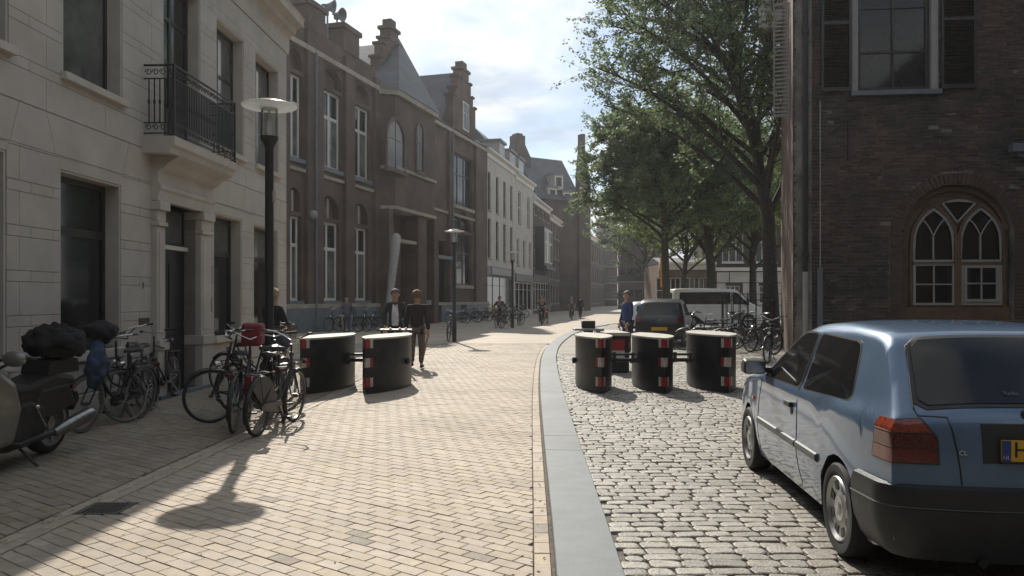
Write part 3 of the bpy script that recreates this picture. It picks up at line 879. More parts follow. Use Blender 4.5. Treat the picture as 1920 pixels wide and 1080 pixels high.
for a, b, c, d in [(cU[0], cU[1], cU[2], cU[3]), (cL[0], cL[1], cL[2], cL[3])]:
    window(B, a, b, c, d, .2, M['darkwood'], (.33, .66), (.62,), fw=.12, bw=.12, th=.1, pane_mats=[gl], sill=(.15, -.15, .25), sillmat=M['sandstone'])
window(B, sw1[0], sw1[1], sw1[2], sw1[3], .2, M['darkwood'], (), (.5,), fw=.08, th=.08)
window(B, cArch[0], cArch[1], cArch[2], cArch[3], .2, M['darkwood'], (.5,), (), fw=.12, th=.1, rise=1.3)
MB().box(door2[0], door2[1], .25, .35, .1, 4.3).build('side_door', M['doorwood'], B)
MB().box(door2[0]-.3, door2[1]+.4, -.35, .35, 4.31, 4.55).build('door_canopy', M['lead'], B)
window(B, door2[0], door2[1], 4.56, 5.6, .25, M['darkwood'], (.5,), (), fw=.1, th=.08)
# string courses, plinth, eaves
for z, h, pr in ((7.55, .16, .12), (1.15, .2, .30), (13.35, .25, .25)):
    for xa, xb in ((-.1, p0-.2), (p1+.2, SB+.1)): MB().box(xa, xb, -pr, .0, z, z+h).build('string_course' if z < 13 else 'eaves_course', M['sandstone'], B)
for xa, xb in ((-.1, p0-.2), (p1+1.9, SB)): MB().box(xa, xb, -.29, 0, 0, 1.149).build('plinth', M['lead'], B)
# bay over the porch
q0, q1 = p0 - .1, p1 + .2
def bayp(d, e=0): return [(q0-e, 0.0), (q0+.5-e*.4, -d-e), (q1-1.0+e*.4, -d-e), (q1+e, 0.0)]
bay_ops = []
mb = MB()
pb_ = bayp(.9)
n_ = len(pb_)
mb.prism([(x, y) for x, y in pb_], 6.9, 13.2, 'xy')
bay = mb.build('bay', M['brickB'], B, fixn=True)
mb = MB().prism(bayp(.9, .12), 9.0, 9.18, 'xy').build('string_course', M['sandstone'], bay, fixn=True)
MB().prism(bayp(.9, .25), 13.2, 13.5, 'xy').build('bay_cornice', M['sandstone'], bay, fixn=True)
MB().prism(bayp(.9, .10), 6.7, 6.9, 'xy').build('bay_base', M['sandstone'], bay, fixn=True)
# bay windows stand 25 mm proud of the bay face, in stone surrounds
def bay_win(a, b, c, d, rise, y):
    s_ = MB()
    pts = arc_pts(a-.18, b+.18, d-rise, rise+.2); pin = arc_pts(a, b, d-rise, rise)
    for (p, q), (r, t) in zip(zip(pts, pts[1:]), zip(pin, pin[1:])):
        s_.add([(p[0],y,p[1]),(q[0],y,q[1]),(t[0],y,t[1]),(r[0],y,r[1]),(r[0],y+.12,r[1]),(t[0],y+.12,t[1])], [(3,2,1,0),(3,4,5,2)])
    s_.box(a-.18, a, y, y+.12, c, d-rise).box(b, b+.18, y, y+.12, c, d-rise).box(a-.25, b+.25, y-.08, y+.12, c-.22, c)
    s_.build('window_surround', M['brickG'], bay)
    window(bay, a, b, c, d, y+.05, M['darkwood'], (.5,), (.6,), fw=.08, th=.05, rise=rise, single=True)
bw0 = FB.s(724, -.9); bw1 = FB.s(755, -.9)
bay_win(bw0, bw1, FB.z(740, 318, -.9), FB.z(740, 226, -.9), (bw1-bw0)/2, -1.03)
sa, sb_ = FB.s(780, -.9), FB.s(791, -.9); bay_win(sa, sb_, FB.z(786, 322, -.9), FB.z(786, 232, -.9), (sb_-sa)/2, -1.03)
apex = Vector((FB.s(748, 1.2), 1.2, FB.z(748, 72, 1.2)))
e = bayp(.9, .3) + [(q1+.2, 2.6), (q0-.2, 2.6)]
vs = [(x, y, 13.5) for x, y in e] + [tuple(apex)]
MB().add(vs, [(i, (i+1) % 6, 6) for i in range(6)]).build('spire_roof', M['slate'], bay, fixn=True)
# porch
for xa, xb in ((FB.s(762), FB.s(778)), (FB.s(793), p1+.1), (p0-.2, p0+.35)): MB().box(xa, xb, -.8, .8, 0, 6.68).build('porch_pillar', M['brickB'], B)
MB().box(p0+.35, FB.s(762), -.7, .8, 4.9, 5.1).build('porch_lintel', M['sandstone'], B)
MB().box(FB.s(778), FB.s(793), -.6, .8, 1.2, 1.5).build('porch_sill', M['sandstone'], B)
MB().box(p0+.36, FB.s(762)-.02, .82, .88, .05, 4.85).build('front_door', M['doorwood'], B)
window(B, FB.s(778)+.02, FB.s(793)-.02, 1.52, 5.4, .3, M['darkwood'], (.5,), (.6,), fw=.1, th=.08)
# roofs and stepped gables
mb = MB().prism([(-.25,13.7),(5,17.2),(12,13.7)], p0+.6, SB-.1, 'yz').prism([(.6,13.9),(6,17.6),(12,13.9)], 0, p0+.6, 'yz')
mb.build('roof', M['slate'], B)
def step_gable(c, half, zb, steps, cap, y0, y1):
    mb = MB(); w = half; z = zb
    for dz, dw in steps:
        mb.box(c-w, c+w, y0, y1, z, z+dz); mb.box(c-w-.12, c-w+.35, y0-.1, y1+.1, z+dz, z+dz+.16).box(c+w-.35, c+w+.12, y0-.1, y1+.1, z+dz, z+dz+.16)
        z += dz; w -= dw
    mb.box(c-w, c+w, y0-.05, y1+.05, z, z+cap).box(c-w-.15, c+w+.15, y0-.15, y1+.15, z+cap, z+cap+.2).box(c-w*.6, c+w*.6, y0, y1, z+cap+.2, z+cap+.7)
    return mb
for cc_, hf, zr_, y0_ in ((FB.s(738, .9), 4.2, 17.5, 1.4), (FB.s(869, .2), 4.0, 18.6, .6)):
    MB().prism([(cc_-hf, 13.6), (cc_, zr_), (cc_+hf, 13.6)], y0_, 10.5).build('cross_roof', M['slate'], B, fixn=True)
y1g = FB.s(735, .9); hw = (FB.s(768, .9) - FB.s(704, .9)) / 2
G1 = step_gable(FB.s(738, .9), hw, 13.7, [(1.35, .5), (1.0, .5), (.95, .5), (.5, .35)], .7, .9, 1.5).build('stepped_gable', M['brickB'], B)
hw = (FB.s(889, .2) - FB.s(847, .2)) / 2; c2 = FB.s(869, .2)
G2 = step_gable(c2, hw, 13.7, [(2.6, .55), (.7, .5), (.9, .6)], .7, .1, .7).build('stepped_gable', M['brickB'], B)
window(G2, c2-.55, c2+.75, 14.2, 16.3, .02, M['whitewood'], (.5,), (.6,), fw=.1, th=.06)
for (pa, pb, zt, q) in ((574, 607, 15.9, .0), (641, 671, 15.9, .0)):
    a, b = FB.s(pa, q), FB.s(pb, q); b = min(b, a + 1.7)
    mb = MB().box(a, b, -.1, 1.0, 14.5, zt-.25).box(a-.12, b+.12, -.22, 1.12, zt-.25, zt)
    mb.build('chimney', M['brickB'], B)
MB().tube([(FB.s(583), -.30, 0), (FB.s(583), -.30, 13.4)], .06, 8).build('downpipe', M['lead'], B)
MB().tube([(FB.s(842), -.30, 0), (FB.s(842), -.30, 13.4)], .06, 8).build('downpipe', M['lead'], B)
MB().ball((FB.s(576), -.32, 5.6), .22).build('wall_lamp', M['greywood'], B, smooth=60)
# sirens
for (px, py, rzs) in ((614, 14, 0.1), (632, 30, -.1)):
    y_ = .5; s_ = FB.s(px, y_); z_ = FB.z(px, py, y_)
    zb = 14.6
    t = empty('siren_horn', FB.pt(s_, y_, zb - .02), 0, 'grey siren horn on the roof parapet, ' + ('the higher one beside the chimney' if py < 20 else 'the lower one standing clear of the chimney'), 'siren', 'siren horns on the brick building')
    MB().tube([(0,0,0),(0,0,z_-zb)], .05, 6).build('mast', M['lead'], t)
    hmb = MB().lathe([(.06,-.35),(.09,-.12),(.17,.05),(.34,.28),(.36,.30),(.30,.27),(.05,.0)], 12, (0,0,0), 'x')
    h_ = hmb.build('horn', M['lead'], t, smooth=40); h_.location = (.05, 0, z_-zb+.1); h_.rotation_euler = (0, R(12), R(-15 + rzs*100))
    MB().box(-.16,.16,-.13,.13,z_-zb-.14,z_-zb+.0).build('driver_box', M['lead'], t, bevel=.02)

# ------------------------------------------------------------------ terraces further down the street
def house(F, a, b, h, wmat, label, rows, name='terraced_house', roof='gable', ridge=3.0, depth=9.0, fmat=None, shop=None, extras=None, cat='house', corn=True, pane=None, off=None, roofmat=None, eavemat=None):
    """rows: (z0, z1, count, width, rise) evenly spaced windows"""
    o_ = empty(name, F.pt(a), F.rz, label, cat, 'terraced houses along the far side of the street')
    W = b - a; ops = []
    for (z0, z1, n, w, rise) in rows:
        for i in range(n):
            c = W * (i + .5) / n; ops.append((c - w/2, c + w/2, z0, z1, rise))
    mb = MB(); wall_open(mb, 0, W, 0, h, ops + ([(.3, W-.3, .3, shop[0], 0)] if shop else []), .18)
    mb.box(0, W, .3, depth, 0, h-.02).add([(0,0,0),(0,.3,0),(0,.3,h),(0,0,h)], [(3,2,1,0)]).add([(W,0,0),(W,.3,0),(W,.3,h),(W,0,h)], [(0,1,2,3)])
    mb.build('wall', wmat, o_)
    for o in ops:
        nr = (.5,) if o[3]-o[2] > 1.2 else ()
        window(o_, o[0], o[1], o[2], o[3], .12, fmat or M['whitewood'], (), nr, fw=.09, bw=.07, th=.06, pane_mats=[pane or gl, gl], rise=o[4], sill=(.06, -.08, .12), sillmat=M['sandstone'])
    if corn: MB().prism([(0,h-.55),(-.12,h-.5),(-.15,h-.2),(-.42,h-.05),(-.45,h+.1),(.2,h+.12),(.2,h-.55)], 0, W, 'yz').build('cornice', eavemat or M['whitewood'], o_)
    if roof == 'gable': MB().prism([(-.2,h+.05),(depth*.45,h+ridge),(depth,h)], .02, W-.02, 'yz').build('roof', roofmat or M['slate'], o_)
    if shop:
        zt, npan = shop[0], shop[1]
        for i in range(npan):
            x0 = .35 + (W-.7) * i / npan; x1 = .35 + (W-.7) * (i+1) / npan
            window(o_, x0, x1, .35, zt-.8, .1, shop[2], (), (.75,), fw=.09, th=.06, pane_mats=[M['glass'], gl], name='shop_window')
        MB().box(.2, W-.2, -.12, .17, zt-.75, zt).build('fascia', shop[3], o_, bevel=.01)
    return o_
FC = Fac((-16.35 + .228 * 62.2, 62.2), (.228, 1.0))
sC1, sC2 = FC.s(965), FC.s(999)
C1 = house(FC, 0, sC1, FC.z(907, 277), M['stucco'], 'white rendered house with four window bays above a dark shopfront next to the brick building',
      [(8.9, 12.0, 4, .95, 0), (4.95, 8.2, 4, .95, .0)], shop=(4.3, 4, M['darkwood'], M['lead']), roof='none', fmat=M['darkwood'])
MB().box(1.6, sC1-2.3, -.2, -.121, 3.62, 4.2).build('sign_board', M['greywood'], C1, bevel=.01)
MB().prism([(-.2,13.8),(4,16.4),(9,13.8)], .02, sC1*.62, 'yz').build('roof', M['slate'], C1)
C2 = house(FC, sC1+.01, sC2, FC.z(985, 335)-.2, M['stucco'], 'narrow cream house with long windows and two roof dormers', 
      [(8.9, 12.0, 2, 1.3, 0), (4.8, 7.4, 3, 1.1, 0)], shop=(4.0, 4, M['whitewood'], M['darkwood']), ridge=4.6)
FD = Fac(tuple(FC.pt(sC2)[:2]), (.2, 1.0))
def dormer(parent, c, w, z0, z1, y0, mt=M['greywood']):
    d_ = MB().box(c-w/2, c+w/2, y0, y0+2.5, z0, z1).build('dormer', mt, parent)
    MB().box(c-w/2-.15, c+w/2+.15, y0-.2, y0+2.6, z1, z1+.2).build('dormer_roof', M['lead'], d_)
    window(d_, c-w/2+.15, c+w/2-.15, z0+.3, z1-.2, y0-.06, M['whitewood'], (), (), fw=.12, th=.05)
dormer(C1, sC1-1.4, 2.2, 13.9, 16.0, .9)
dormer(C2, 3.0, 2.6, 13.5, 15.9, .9); dormer(C2, 7.0, 2.6, 13.5, 15.9, .9)
sd = [0] + [FD.s(p) for p in (1030, 1050, 1068, 1082, 1093)]
D1 = house(FD, sd[0]+.01, sd[1], 12.2, M['brickD'], 'dark house with a white framed oriel and a row of small attic windows', [(10.6, 11.5, 4, 1.4, 0), (4.9, 8.7, 4, 1.5, 0)],
      shop=(4.2, 6, M['whitewood'], M['darkwood']), ridge=4.5)
mb = MB().box(2, 7.5, -.9, -.02, 5.2, 9.4).build('oriel', M['darkwood'], D1)
window(mb, 2.1, 7.4, 5.5, 9.2, -.97, M['whitewood'], (.25,.5,.75), (.6,), fw=.15, bw=.18, th=.06)
MB().box(1.2, 8.6, -1.3, -.02, 4.75, 5.15).build('oriel_base', M['iron'], D1)
D2 = house(FD, sd[1]+.01, sd[2], 11.6, M['brickD'], 'dark brick house with a white gutter and four rows of pale sills', [(9.2,10.9,4,1.2,0), (6.6, 8.6, 4, 1.2, 0), (4.0, 6.0, 4, 1.2, 0), (1.0, 3.2, 4, 1.2, 0)], ridge=4.0)
D3 = house(FD, sd[2]+.01, sd[3], 11.2, M['brickG'], 'brown brick house beyond the one with the white gutter, two white eaves boards', [(9.0,10.4,4,1.4,0), (6.4, 8.4, 4, 1.4, 0), (3.8, 5.8, 4, 1.4, 0), (.8, 3.1, 4, 1.4, 0)], ridge=4.0)
D4 = house(FD, sd[3]+.01, sd[5], 12.5, M['brickD'], 'dark narrow house with a white dormer under the tall gable', [(8.4,11.2,3,2.0,0), (4.6, 7.4, 3, 2.0, 0), (.6, 3.6, 3, 2.4, 0)], ridge=3.0)
# the tall building with chimneys behind the terrace
FE = Fac((3.2, 100.0), (.85, .53))
E_ = empty('tall_roofed_building', FE.pt(0), FE.rz, 'dark building with a tall slate roof between a broad chimney and a slim pinnacle', 'building', )
WE = FE.s(1090)
zr = FE.z(1090, 291)
mb = MB().box(0, WE, 0, 10, 0, zr-6).build('wall', M['brickD'], E_)
MB().prism([(-.3,zr-6.3),(4.5,zr-.05),(9,zr-6.3)], 0, WE, 'yz').build('roof', M['slate'], E_)
mb = MB().prism([(FE.s(984)-.0, zr-7),(FE.s(984), zr-1.8),(FE.s(990), zr+1.2),(FE.s(1010), zr+1.2),(FE.s(1021), zr-.4),(FE.s(1021), zr-7)], 3.2, 4.6).box(FE.s(991), FE.s(1010), 3.2, 4.6, zr+1.15, zr+2.4).box(FE.s(995), FE.s(1006), 3.3, 4.5, zr+2.4, FE.z(1000, 241))
mb.build('chimney', M['brickD'], E_)
mb = MB().prism([(FE.s(1083), 0),(FE.s(1083), zr-3),(FE.s(1087), zr+.4),(FE.s(1094), zr+.4),(FE.s(1104), FE.z(1104, 338)),(FE.s(1104), 0)], -.4, .5)
mb.box(FE.s(1088), FE.s(1093.5), -.45, .55, zr+.3, FE.z(1090, 252))
mb.build('gable', M['brickD'], E_)
for c, zt in ((FE.s(1050), zr-2.9), (FE.s(1038), zr-4.6), (FE.s(1066), zr-5.0)): dormer(E_, c, 1.5, zt-2.0, zt, .3)
# brick blocks at the bend
FG = Fac(tuple(FD.pt(sd[5])[:2]), (.22, 1.0))
G0 = house(FG, 0, FG.s(1134), 13.0, M['brickD'], 'long dark brick block with tall narrow windows at the bend', [(8.5, 11.8, 9, 1.2, 0), (4.6, 7.6, 9, 1.2, 0), (.8, 3.6, 9, 1.2, 0)], ridge=2.5, name='brick_block', cat='building', fmat=M['darkwood'])
FH = Fac(tuple(FG.pt(FG.s(1134) + .1)[:2]), (.75, -.25))
FH.d = Vector((1.0, .12)).normalized(); FH.n = Vector((-FH.d.y, FH.d.x)); FH.rz = math.atan2(FH.d.y, FH.d.x)
aT = FH.s(1158)
H0 = house(FH, 0, aT, FH.z(1145, 405), M['brickD'], 'dark stair tower with pale bands closing the view at the bend', [(z, z+1.5, 1, 3.2, 0) for z in (1.5, 5.0, 8.5, 12.0, 15.5)], roof='none', depth=8, name='stair_tower', cat='building', corn=False, fmat=M['lead'])
FI = Fac((gx(1158) * 118, 118.0), (1.0, -.35))
I0 = house(FI, 0.05, FI.s(1236), FI.z(1180, 432), M['brickD'], 'plain brown brick block with a flat roof edge behind the trees', [(.8, 3.0, 5, 1.2, 0), (4.2, 6.2, 5, 1.2, 0)], roof='none', name='brick_block', cat='building', fmat=M['darkwood'], eavemat=M['brickD'], pane=M['doorwood'])
# building behind the trees on the square
FK = Fac((gx(1236) * 66, 66.0), (1.0, -.03))
K1 = house(FK, 0, FK.s(1342), 4.6, M['brickG'], 'low brown brick wing behind the parked van', [(1.2, 3.4, 6, 1.3, 0)], roof='gable', ridge=.7, name='low_wing', cat='building')
k0 = FK.s(1343)
K2 = empty('white_base_house', FK.pt(k0), FK.rz, 'house with white banded ground floor and large windows behind the trees', 'house')
WK = 14.0
rk = random.Random(5)
opk = [(WK*(i+.5)/5-.9, WK*(i+.5)/5+.9, z0, z1, 0) for i in range(5) for z0, z1 in ((4.7, 7.4), (8.6, 11.0))] + [(WK*(i+.5)/5-.6, WK*(i+.5)/5+.6, 1.2, 2.7, 0) for i in range(5)]
mb = MB(); wall_open(mb, 0, WK, 0, 12.2, opk, .2); mb.box(0, WK, .3, 9, 0, 12.2).add([(0,0,0),(0,.3,0),(0,.3,12.2),(0,0,12.2)], [(3,2,1,0)])
mb.build('wall', M['brickD'], K2)
for a, b, c, d in masonry(0, WK, .1, 3.9, [.95], 2.2, .07, opk, rk): MB().box(a, b, -.08, .0, c, d).build('stone_block', M['trimstone'], K2)
MB().box(-.1, WK, -.2, 0, 3.95, 4.25).build('string_course', M['whitewood'], K2)
for o in opk: window(K2, o[0], o[1], o[2], o[3], .1, M['whitewood'], (.33,.66), (.62,), fw=.09, bw=.07, th=.06, pane_mats=[gl], single=True, sill=(.05, -.1, .12))
MB().prism([(-.3,12.2),(4,15),(9,12.2)], 0, WK, 'yz').build('roof', M['slate'], K2)

# ------------------------------------------------------------------ the old brick house on the right
FR = Fac((6.36, 17.5), (1, -.1))
RH = empty('old_brick_house', FR.pt(0), FR.rz, 'old dark brick house with arched gothic window behind the blue car', 'house')
def rR(pa, pb, ya, yb): m_ = (pa+pb)/2; return (FR.s(pa), FR.s(pb), FR.z(m_, yb), FR.z(m_, ya))
a, b = FR.s(1690), FR.s(1900); rise = (b-a)/2*.86
ar = (a, b, FR.z(1795, 600), FR.z(1795, 345), rise)
tw = (FR.s(1597), FR.s(1760), FR.z(1678, 170), 9.3, 0)
HR = 11.5; WR = 12.0
mb = MB(); wall_open(mb, 0, WR, 0, HR, [ar, tw], .30, .0)
mb.prism([(.135,.62),(WR,.62),(WR,8),(1.72,8)], 0, HR-.02, 'xy').add([(ar[0]-.1,.31,ar[2]-.1),(ar[1]+.1,.31,ar[2]-.1),(ar[1]+.1,.31,ar[3]+.1),(ar[0]-.1,.31,ar[3]+.1)], [(0,1,2,3)])
mb.build('wall', M['mortar'], RH)
rr_ = random.Random(21)
arI = (ar[0]-.26, ar[1]+.26, ar[2], ar[3]+.26, rise+.26)
cells = masonry(.0, WR, .0, HR, [.079, .077, .081], .225, .012, [arI, tw], rr_, jit=.12)
vis = [c for c in cells if c[0] < FR.s(1930) and 0.9 < c[2] < FR.z(1700, -5)]
rest = [c for c in cells if c not in set(vis)]
vis.sort(key=lambda c: abs((c[0]+c[1])/2 - FR.s(1640)) + abs((c[2]+c[3])/2 - 4.6) * 1.3)
ub = MB().box(-.5,.5,-.5,.5,-.5,.5).mesh('brick', M['brick'])
bvar = []
for k in range(5):
    me = MB(); q = rr_
    me.add([(sx*.5 + q.uniform(-.02,.02), sy*.5 + q.uniform(-.1,.1), sz*.5 + q.uniform(-.06,.06)) for sz in (-1,1) for sx, sy in ((-1,-1),(1,-1),(1,1),(-1,1))],
           [(0,3,2,1),(4,5,6,7),(0,1,5,4),(1,2,6,5),(2,3,7,6),(3,0,4,7)])
    bvar.append(me.mesh('brick', M['brick']))
def bk(mb, c):
    d = rr_.gauss(-.008, .0035)
    a, b, cc, dd = c
    j = lambda s=.003: rr_.uniform(-s, s)
    mb.add([(a+j(),d+j(),cc+j()),(b+j(),d+j(),cc+j()),(b,.02,cc),(a,.02,cc),(a+j(),d+j(),dd+j()),(b+j(),d+j(),dd+j()),(b,.02,dd),(a,.02,dd)],
           [(4,5,6,7),(0,3,2,1),(0,1,5,4),(1,2,6,5),(3,0,4,7)])
for c in vis[:255]:
    link_mesh('brick', rr_.choice(bvar), RH, ((c[0]+c[1])/2, .005 + rr_.gauss(0, .003), (c[2]+c[3])/2), (0,0,0), (c[1]-c[0], .03, c[3]-c[2]))
mb = MB()
for c in vis[255:] + [r_ for r_ in rest if r_[2] < 9.5 or True]: bk(mb, c)
tag(mb.build('brickwork', M['brick'], RH), kind='stuff')
# voussoirs round the arch, two rings
def voussoirs(a, b, zs, rise, d0, d1, y0, y1, n, mt):
    p_in = arc_pts(a-d0, b+d0, zs, rise+d0, n); p_out = arc_pts(a-d1, b+d1, zs, rise+d1, n)
    for i in range(n):
        g_ = .12
        def lp(p, q, t): return (p[0]+(q[0]-p[0])*t, p[1]+(q[1]-p[1])*t)
        MB().prism([lp(p_in[i],p_in[i+1],g_/2), lp(p_in[i],p_in[i+1],1-g_/2), lp(p_out[i],p_out[i+1],1-g_/2), lp(p_out[i],p_out[i+1],g_/2)], y0+rr_.uniform(-.004,.004), y1).build('brick', mt, RH)
voussoirs(ar[0], ar[1], ar[3]-rise, rise, .01, .245, -.016, .02, 40, M['brickarch'])
zs_ = ar[3]-rise
for side in (-1, 1):
    z = ar[2]
    while z < zs_ - .08:
        x0 = ar[0]-.25 if side < 0 else ar[1]+.01
        MB().box(x0+.005, x0+.235, -.014+rr_.uniform(-.004,.004), .02, z+.006, z+.074).build('brick', M['brickarch'], RH); z += .08
# the gothic double window: brown surround with two lancets, casements and a spandrel light
yb_ = .12
ax0, ax1 = FR.s(1708, yb_), FR.s(1884, yb_)
def zz_(y): return FR.z(1795, y, yb_)
lan = [(FR.s(1715, yb_), FR.s(1788, yb_)), (FR.s(1803, yb_), FR.s(1877, yb_))]
def lancet(a, b, zs, zt, n=8):
    h = b-a; pts = [(a, zs)]
    # two arcs meeting in a point
    H = zt - zs; rad = (h*h/4 + H*H) / h
    for i in range(1, n+1):
        t = i/n*math.acos((rad - h/2)/rad); pts.append((a + rad - rad*math.cos(t), zs + rad*math.sin(t)))
    right = [(a+b-x, z) for x, z in reversed(pts[:-1])]
    return pts + right
zl0, zls, zlt = zz_(489), zz_(452), zz_(392)
zc0, zc1 = zz_(570), zz_(496)
GW = MB()
# brown back board of the whole window
bp = [(ar[0]+.01, ar[2]), (ar[1]-.01, ar[2])] + [(min(max(p[0],ar[0]+.01),ar[1]-.01), p[1]-.01) for p in reversed(arc_pts(ar[0], ar[1], ar[3]-rise, rise, 20))]
GW.prism(bp, .20, .26)
gw = GW.build('window', M['brownwood'], RH)
def ribbon(mb, pts, w, y0, y1, closed=False):
    n = len(pts); P = [Vector(p) for p in pts]; out = []
    for i in range(n):
        if closed: t = (P[(i+1) % n] - P[i-1])
        else: t = P[min(i+1,n-1)] - P[max(i-1,0)]
        t.normalize(); nn = Vector((-t.y, t.x)) * w / 2
        out.append((P[i]+nn, P[i]-nn))
    m = n if closed else n-1
    for i in range(m):
        a, b = out[i]; c, d = out[(i+1) % n]
        mb.add([(a.x,y0,a.y),(b.x,y0,b.y),(d.x,y0,d.y),(c.x,y0,c.y),(a.x,y1,a.y),(b.x,y1,b.y),(d.x,y1,d.y),(c.x,y1,c.y)],
               [(0,1,2,3),(7,6,5,4),(0,4,5,1),(2,6,7,3)])
# brown mullions and arch mouldings proud of the board
mb = MB()
cx = (lan[0][1]+lan[1][0])/2
mb.box(cx-.07, cx+.07, .10, .20, ar[2], zlt-.55)
mb.box(ax0, ax1, .12, .20, zl0-.10, zl0-.045)
mb.box(ax0-.02, ax0+.04, .12, .20, ar[2], zls).box(ax1-.04, ax1+.02, .12, .20, ar[2], zls).box(ar[0]+.02, ar[1]-.02, .08, .20, ar[2], zc0-.06)
for a, b in lan: ribbon(mb, lancet(a-.06, b+.06, zls-.02, zlt+.10), .07, .12, .20)
ribbon(mb, arc_pts(ar[0]+.08, ar[1]-.08, ar[3]-rise, rise-.08, 20), .1, .12, .20)
mb.build('tracery', M['brownwood'], gw)
for k, (a, b) in enumerate(lan):
    out = [(a, zl0)] + lancet(a, b, zls, zlt) + [(b, zl0)]
    fr = MB(); ribbon(fr, out, .06, .14, .199, closed=True)
    c = (a+b)/2; zj = zls + .12
    fr.box(c-.016, c+.016, .15, .198, zl0+.03, zj)
    h = (b-a)/2
    L_ = [(c + (-h*.92)*math.sin(t*math.pi/2)**1.0, zj + .42*(1-math.cos(t*math.pi/2))) for t in [i/6 for i in range(7)]]
    ribbon(fr, [(c - h*.80*(t**1.6 if False else t), zj + .40*(1-(1-t)**2)) for t in [i/6 for i in range(7)]], .03, .15, .198)
    ribbon(fr, [(c + h*.80*t, zj + .40*(1-(1-t)**2)) for t in [i/6 for i in range(7)]], .03, .15, .198)
    f_ = fr.build('lancet_light', M['greywood'], gw)
    MB().prism(out, .185, .196).build('pane', M['carglass'], f_)
    inset = 0 if k == 0 else .085
    mb = MB().box(a-.03, b+.03, .13, .19, zc0-.03, zc1+.03) if k else None
    if mb: mb.build('casement_board', M['greywood'], gw)
    window(gw, a-.03+inset, b+.03-inset, zc0-.03+inset, zc1+.03-inset*.6, .12 if k == 0 else .10, M['greywood'], (.5,), (.5,), fw=.055, bw=.03, th=.06, pane_mats=[M['carglass']], name='casement')
tri = [(FR.s(1768,yb_), zz_(381)), (FR.s(1783,yb_), zz_(377)), (cx, zz_(375.5)), (FR.s(1813,yb_), zz_(377)), (FR.s(1829,yb_), zz_(381)), (cx, zz_(416))]
fr = MB(); ribbon(fr, tri, .05, .13, .199, closed=True); f_ = fr.build('spandrel_light', M['greywood'], gw)
MB().prism(tri, .185, .196).build('pane', M['carglass'], f_)
# upper sash window with pale jambs and dark shutters
tz0, tz1 = tw[2], tw[3]
ty = .06
window(RH, FR.s(1609), FR.s(1746), tz0+.02, tz1, .10, M['darkwood'], (.5,), (.29,.62,.80), fw=.09, bw=.05, th=.08, pane_mats=[M['glass_sky'] if 'glass_sky' in M else gl])
MB().box(tw[0]+.005, FR.s(1609)-.002, .0, .16, tz0, tz1).box(FR.s(1746)+.002, tw[1]-.005, .0, .16, tz0, tz1).build('window_jamb', M['greywood'], RH, bevel=.005)
MB().box(tw[0]-.04, tw[1]+.04, -.10, .12, tz0-.11, tz0-.001).build('window_sill', M['lead'], RH, bevel=.01)
for (pa, pb) in ((1538, 1595), (1762, 1828)):
    a, b = FR.s(pa), FR.s(pb)
    sh = MB().box(a, a+.06, -.09, -.04, tz0, tz1).box(b-.06, b, -.09, -.04, tz0, tz1).box(a+.06, b-.06, -.09, -.04, tz0, tz0+.09).box(a+.06, b-.06, -.09, -.04, tz1-.09, tz1).box(a+.06, b-.06, -.09, -.04, tz0+1.5, tz0+1.58).build('shutter', M['darkwood'], RH)
    z = tz0 + .11; sl = MB().obox((0,0,0), (b-a-.12, .05, .012), (R(35),0,0)).mesh('slat', M['darkwood'])
    while z < tz1 - .1:
        if not (tz0+1.46 < z < tz0+1.6): link_mesh('slat', sl, sh, ((a+b)/2, -.06, z))
        z += .055
# pipes, cable, wall anchor, corner quoin in grey
x = FR.s(1508)
dp = MB().tube([(x,-.09,0),(x,-.09,11)], .055, 10).build('downpipe', M['iron'], RH, smooth=60)
MB().tube([(x,-.09,.0),(x,-.09,FR.z(1508,510))], .062, 10).build('pipe_foot', M['greywood'], dp, smooth=60)
for z in (2.6, 4.3, 6.0, 7.6): MB().lathe([(.06,-.04),(.075,-.04),(.075,.04),(.06,.04)], 10, (x,-.09,z)).build('pipe_collar', M['iron'], dp)
MB().box(FR.s(1537)-.012, FR.s(1537)+.012, -.045, -.015, 2.3, FR.z(1537,190)).build('cable', M['greywood'], RH)
MB().box(FR.s(1531), FR.s(1541), -.07, -.015, .2, FR.z(1537,502)).build('cable_cover', M['lead'], RH)
x = FR.s(1590); MB().box(x-.02, x+.02, -.045, -.012, FR.z(1590,300), FR.z(1590,225)).build('wall_anchor', M['iron'], RH)
x = FR.s(1906); MB().tube([(x-.15,-.15,4.95),(x,-.1,4.75),(x+.5,-.2,4.6)], .05, 6).box(x-.2,x+.1,-.25,-.05,4.8,4.98).build('wall_bracket', M['lead'], RH)
# side wall going back along the lane
FS = Fac((6.36, 17.5), (.32, 1.0))
SW = empty('side_wall', (6.36, 17.5, 0), math.atan2(1, .32), 'narrow sunlit side wall of the old brick house, shutter folded open', 'wall')
LS = 10.0
mb = MB().box(0.0, LS, -.40, -.004, 0, HR-.03); 
MB().add([(.02,.004,0),(LS,.004,0),(LS,.004,HR-.05),(.02,.004,HR-.05)], [(0,3,2,1)]).build('wall_face', M['brickside'], SW)
mb.build('wall_core', M['mortar'], SW)
s0 = 1.6
shu = MB()
z0, z1 = 6.1, 8.9
shu.box(s0, s0+.04, .02, .06, z0, z1).box(s0, s0+.04, .36, .40, z0, z1).box(s0, s0+.04, .06, .36, z0, z0+.06).box(s0, s0+.04, .06, .36, z1-.06, z1)
shu = shu.build('shutter', M['greywood'], SW)
slm = MB().obox((0,0,0), (.012,.30,.05), (0,R(35),0)).mesh('slat', M['greywood'])
for i in range(26): link_mesh('slat', slm, shu, (s0+.02, .21, z0 + .12 + i * .10))
MB().box(8.4, 10, .01, .75, 10.6, 12.5).build('oriel', M['trimstone'], SW)

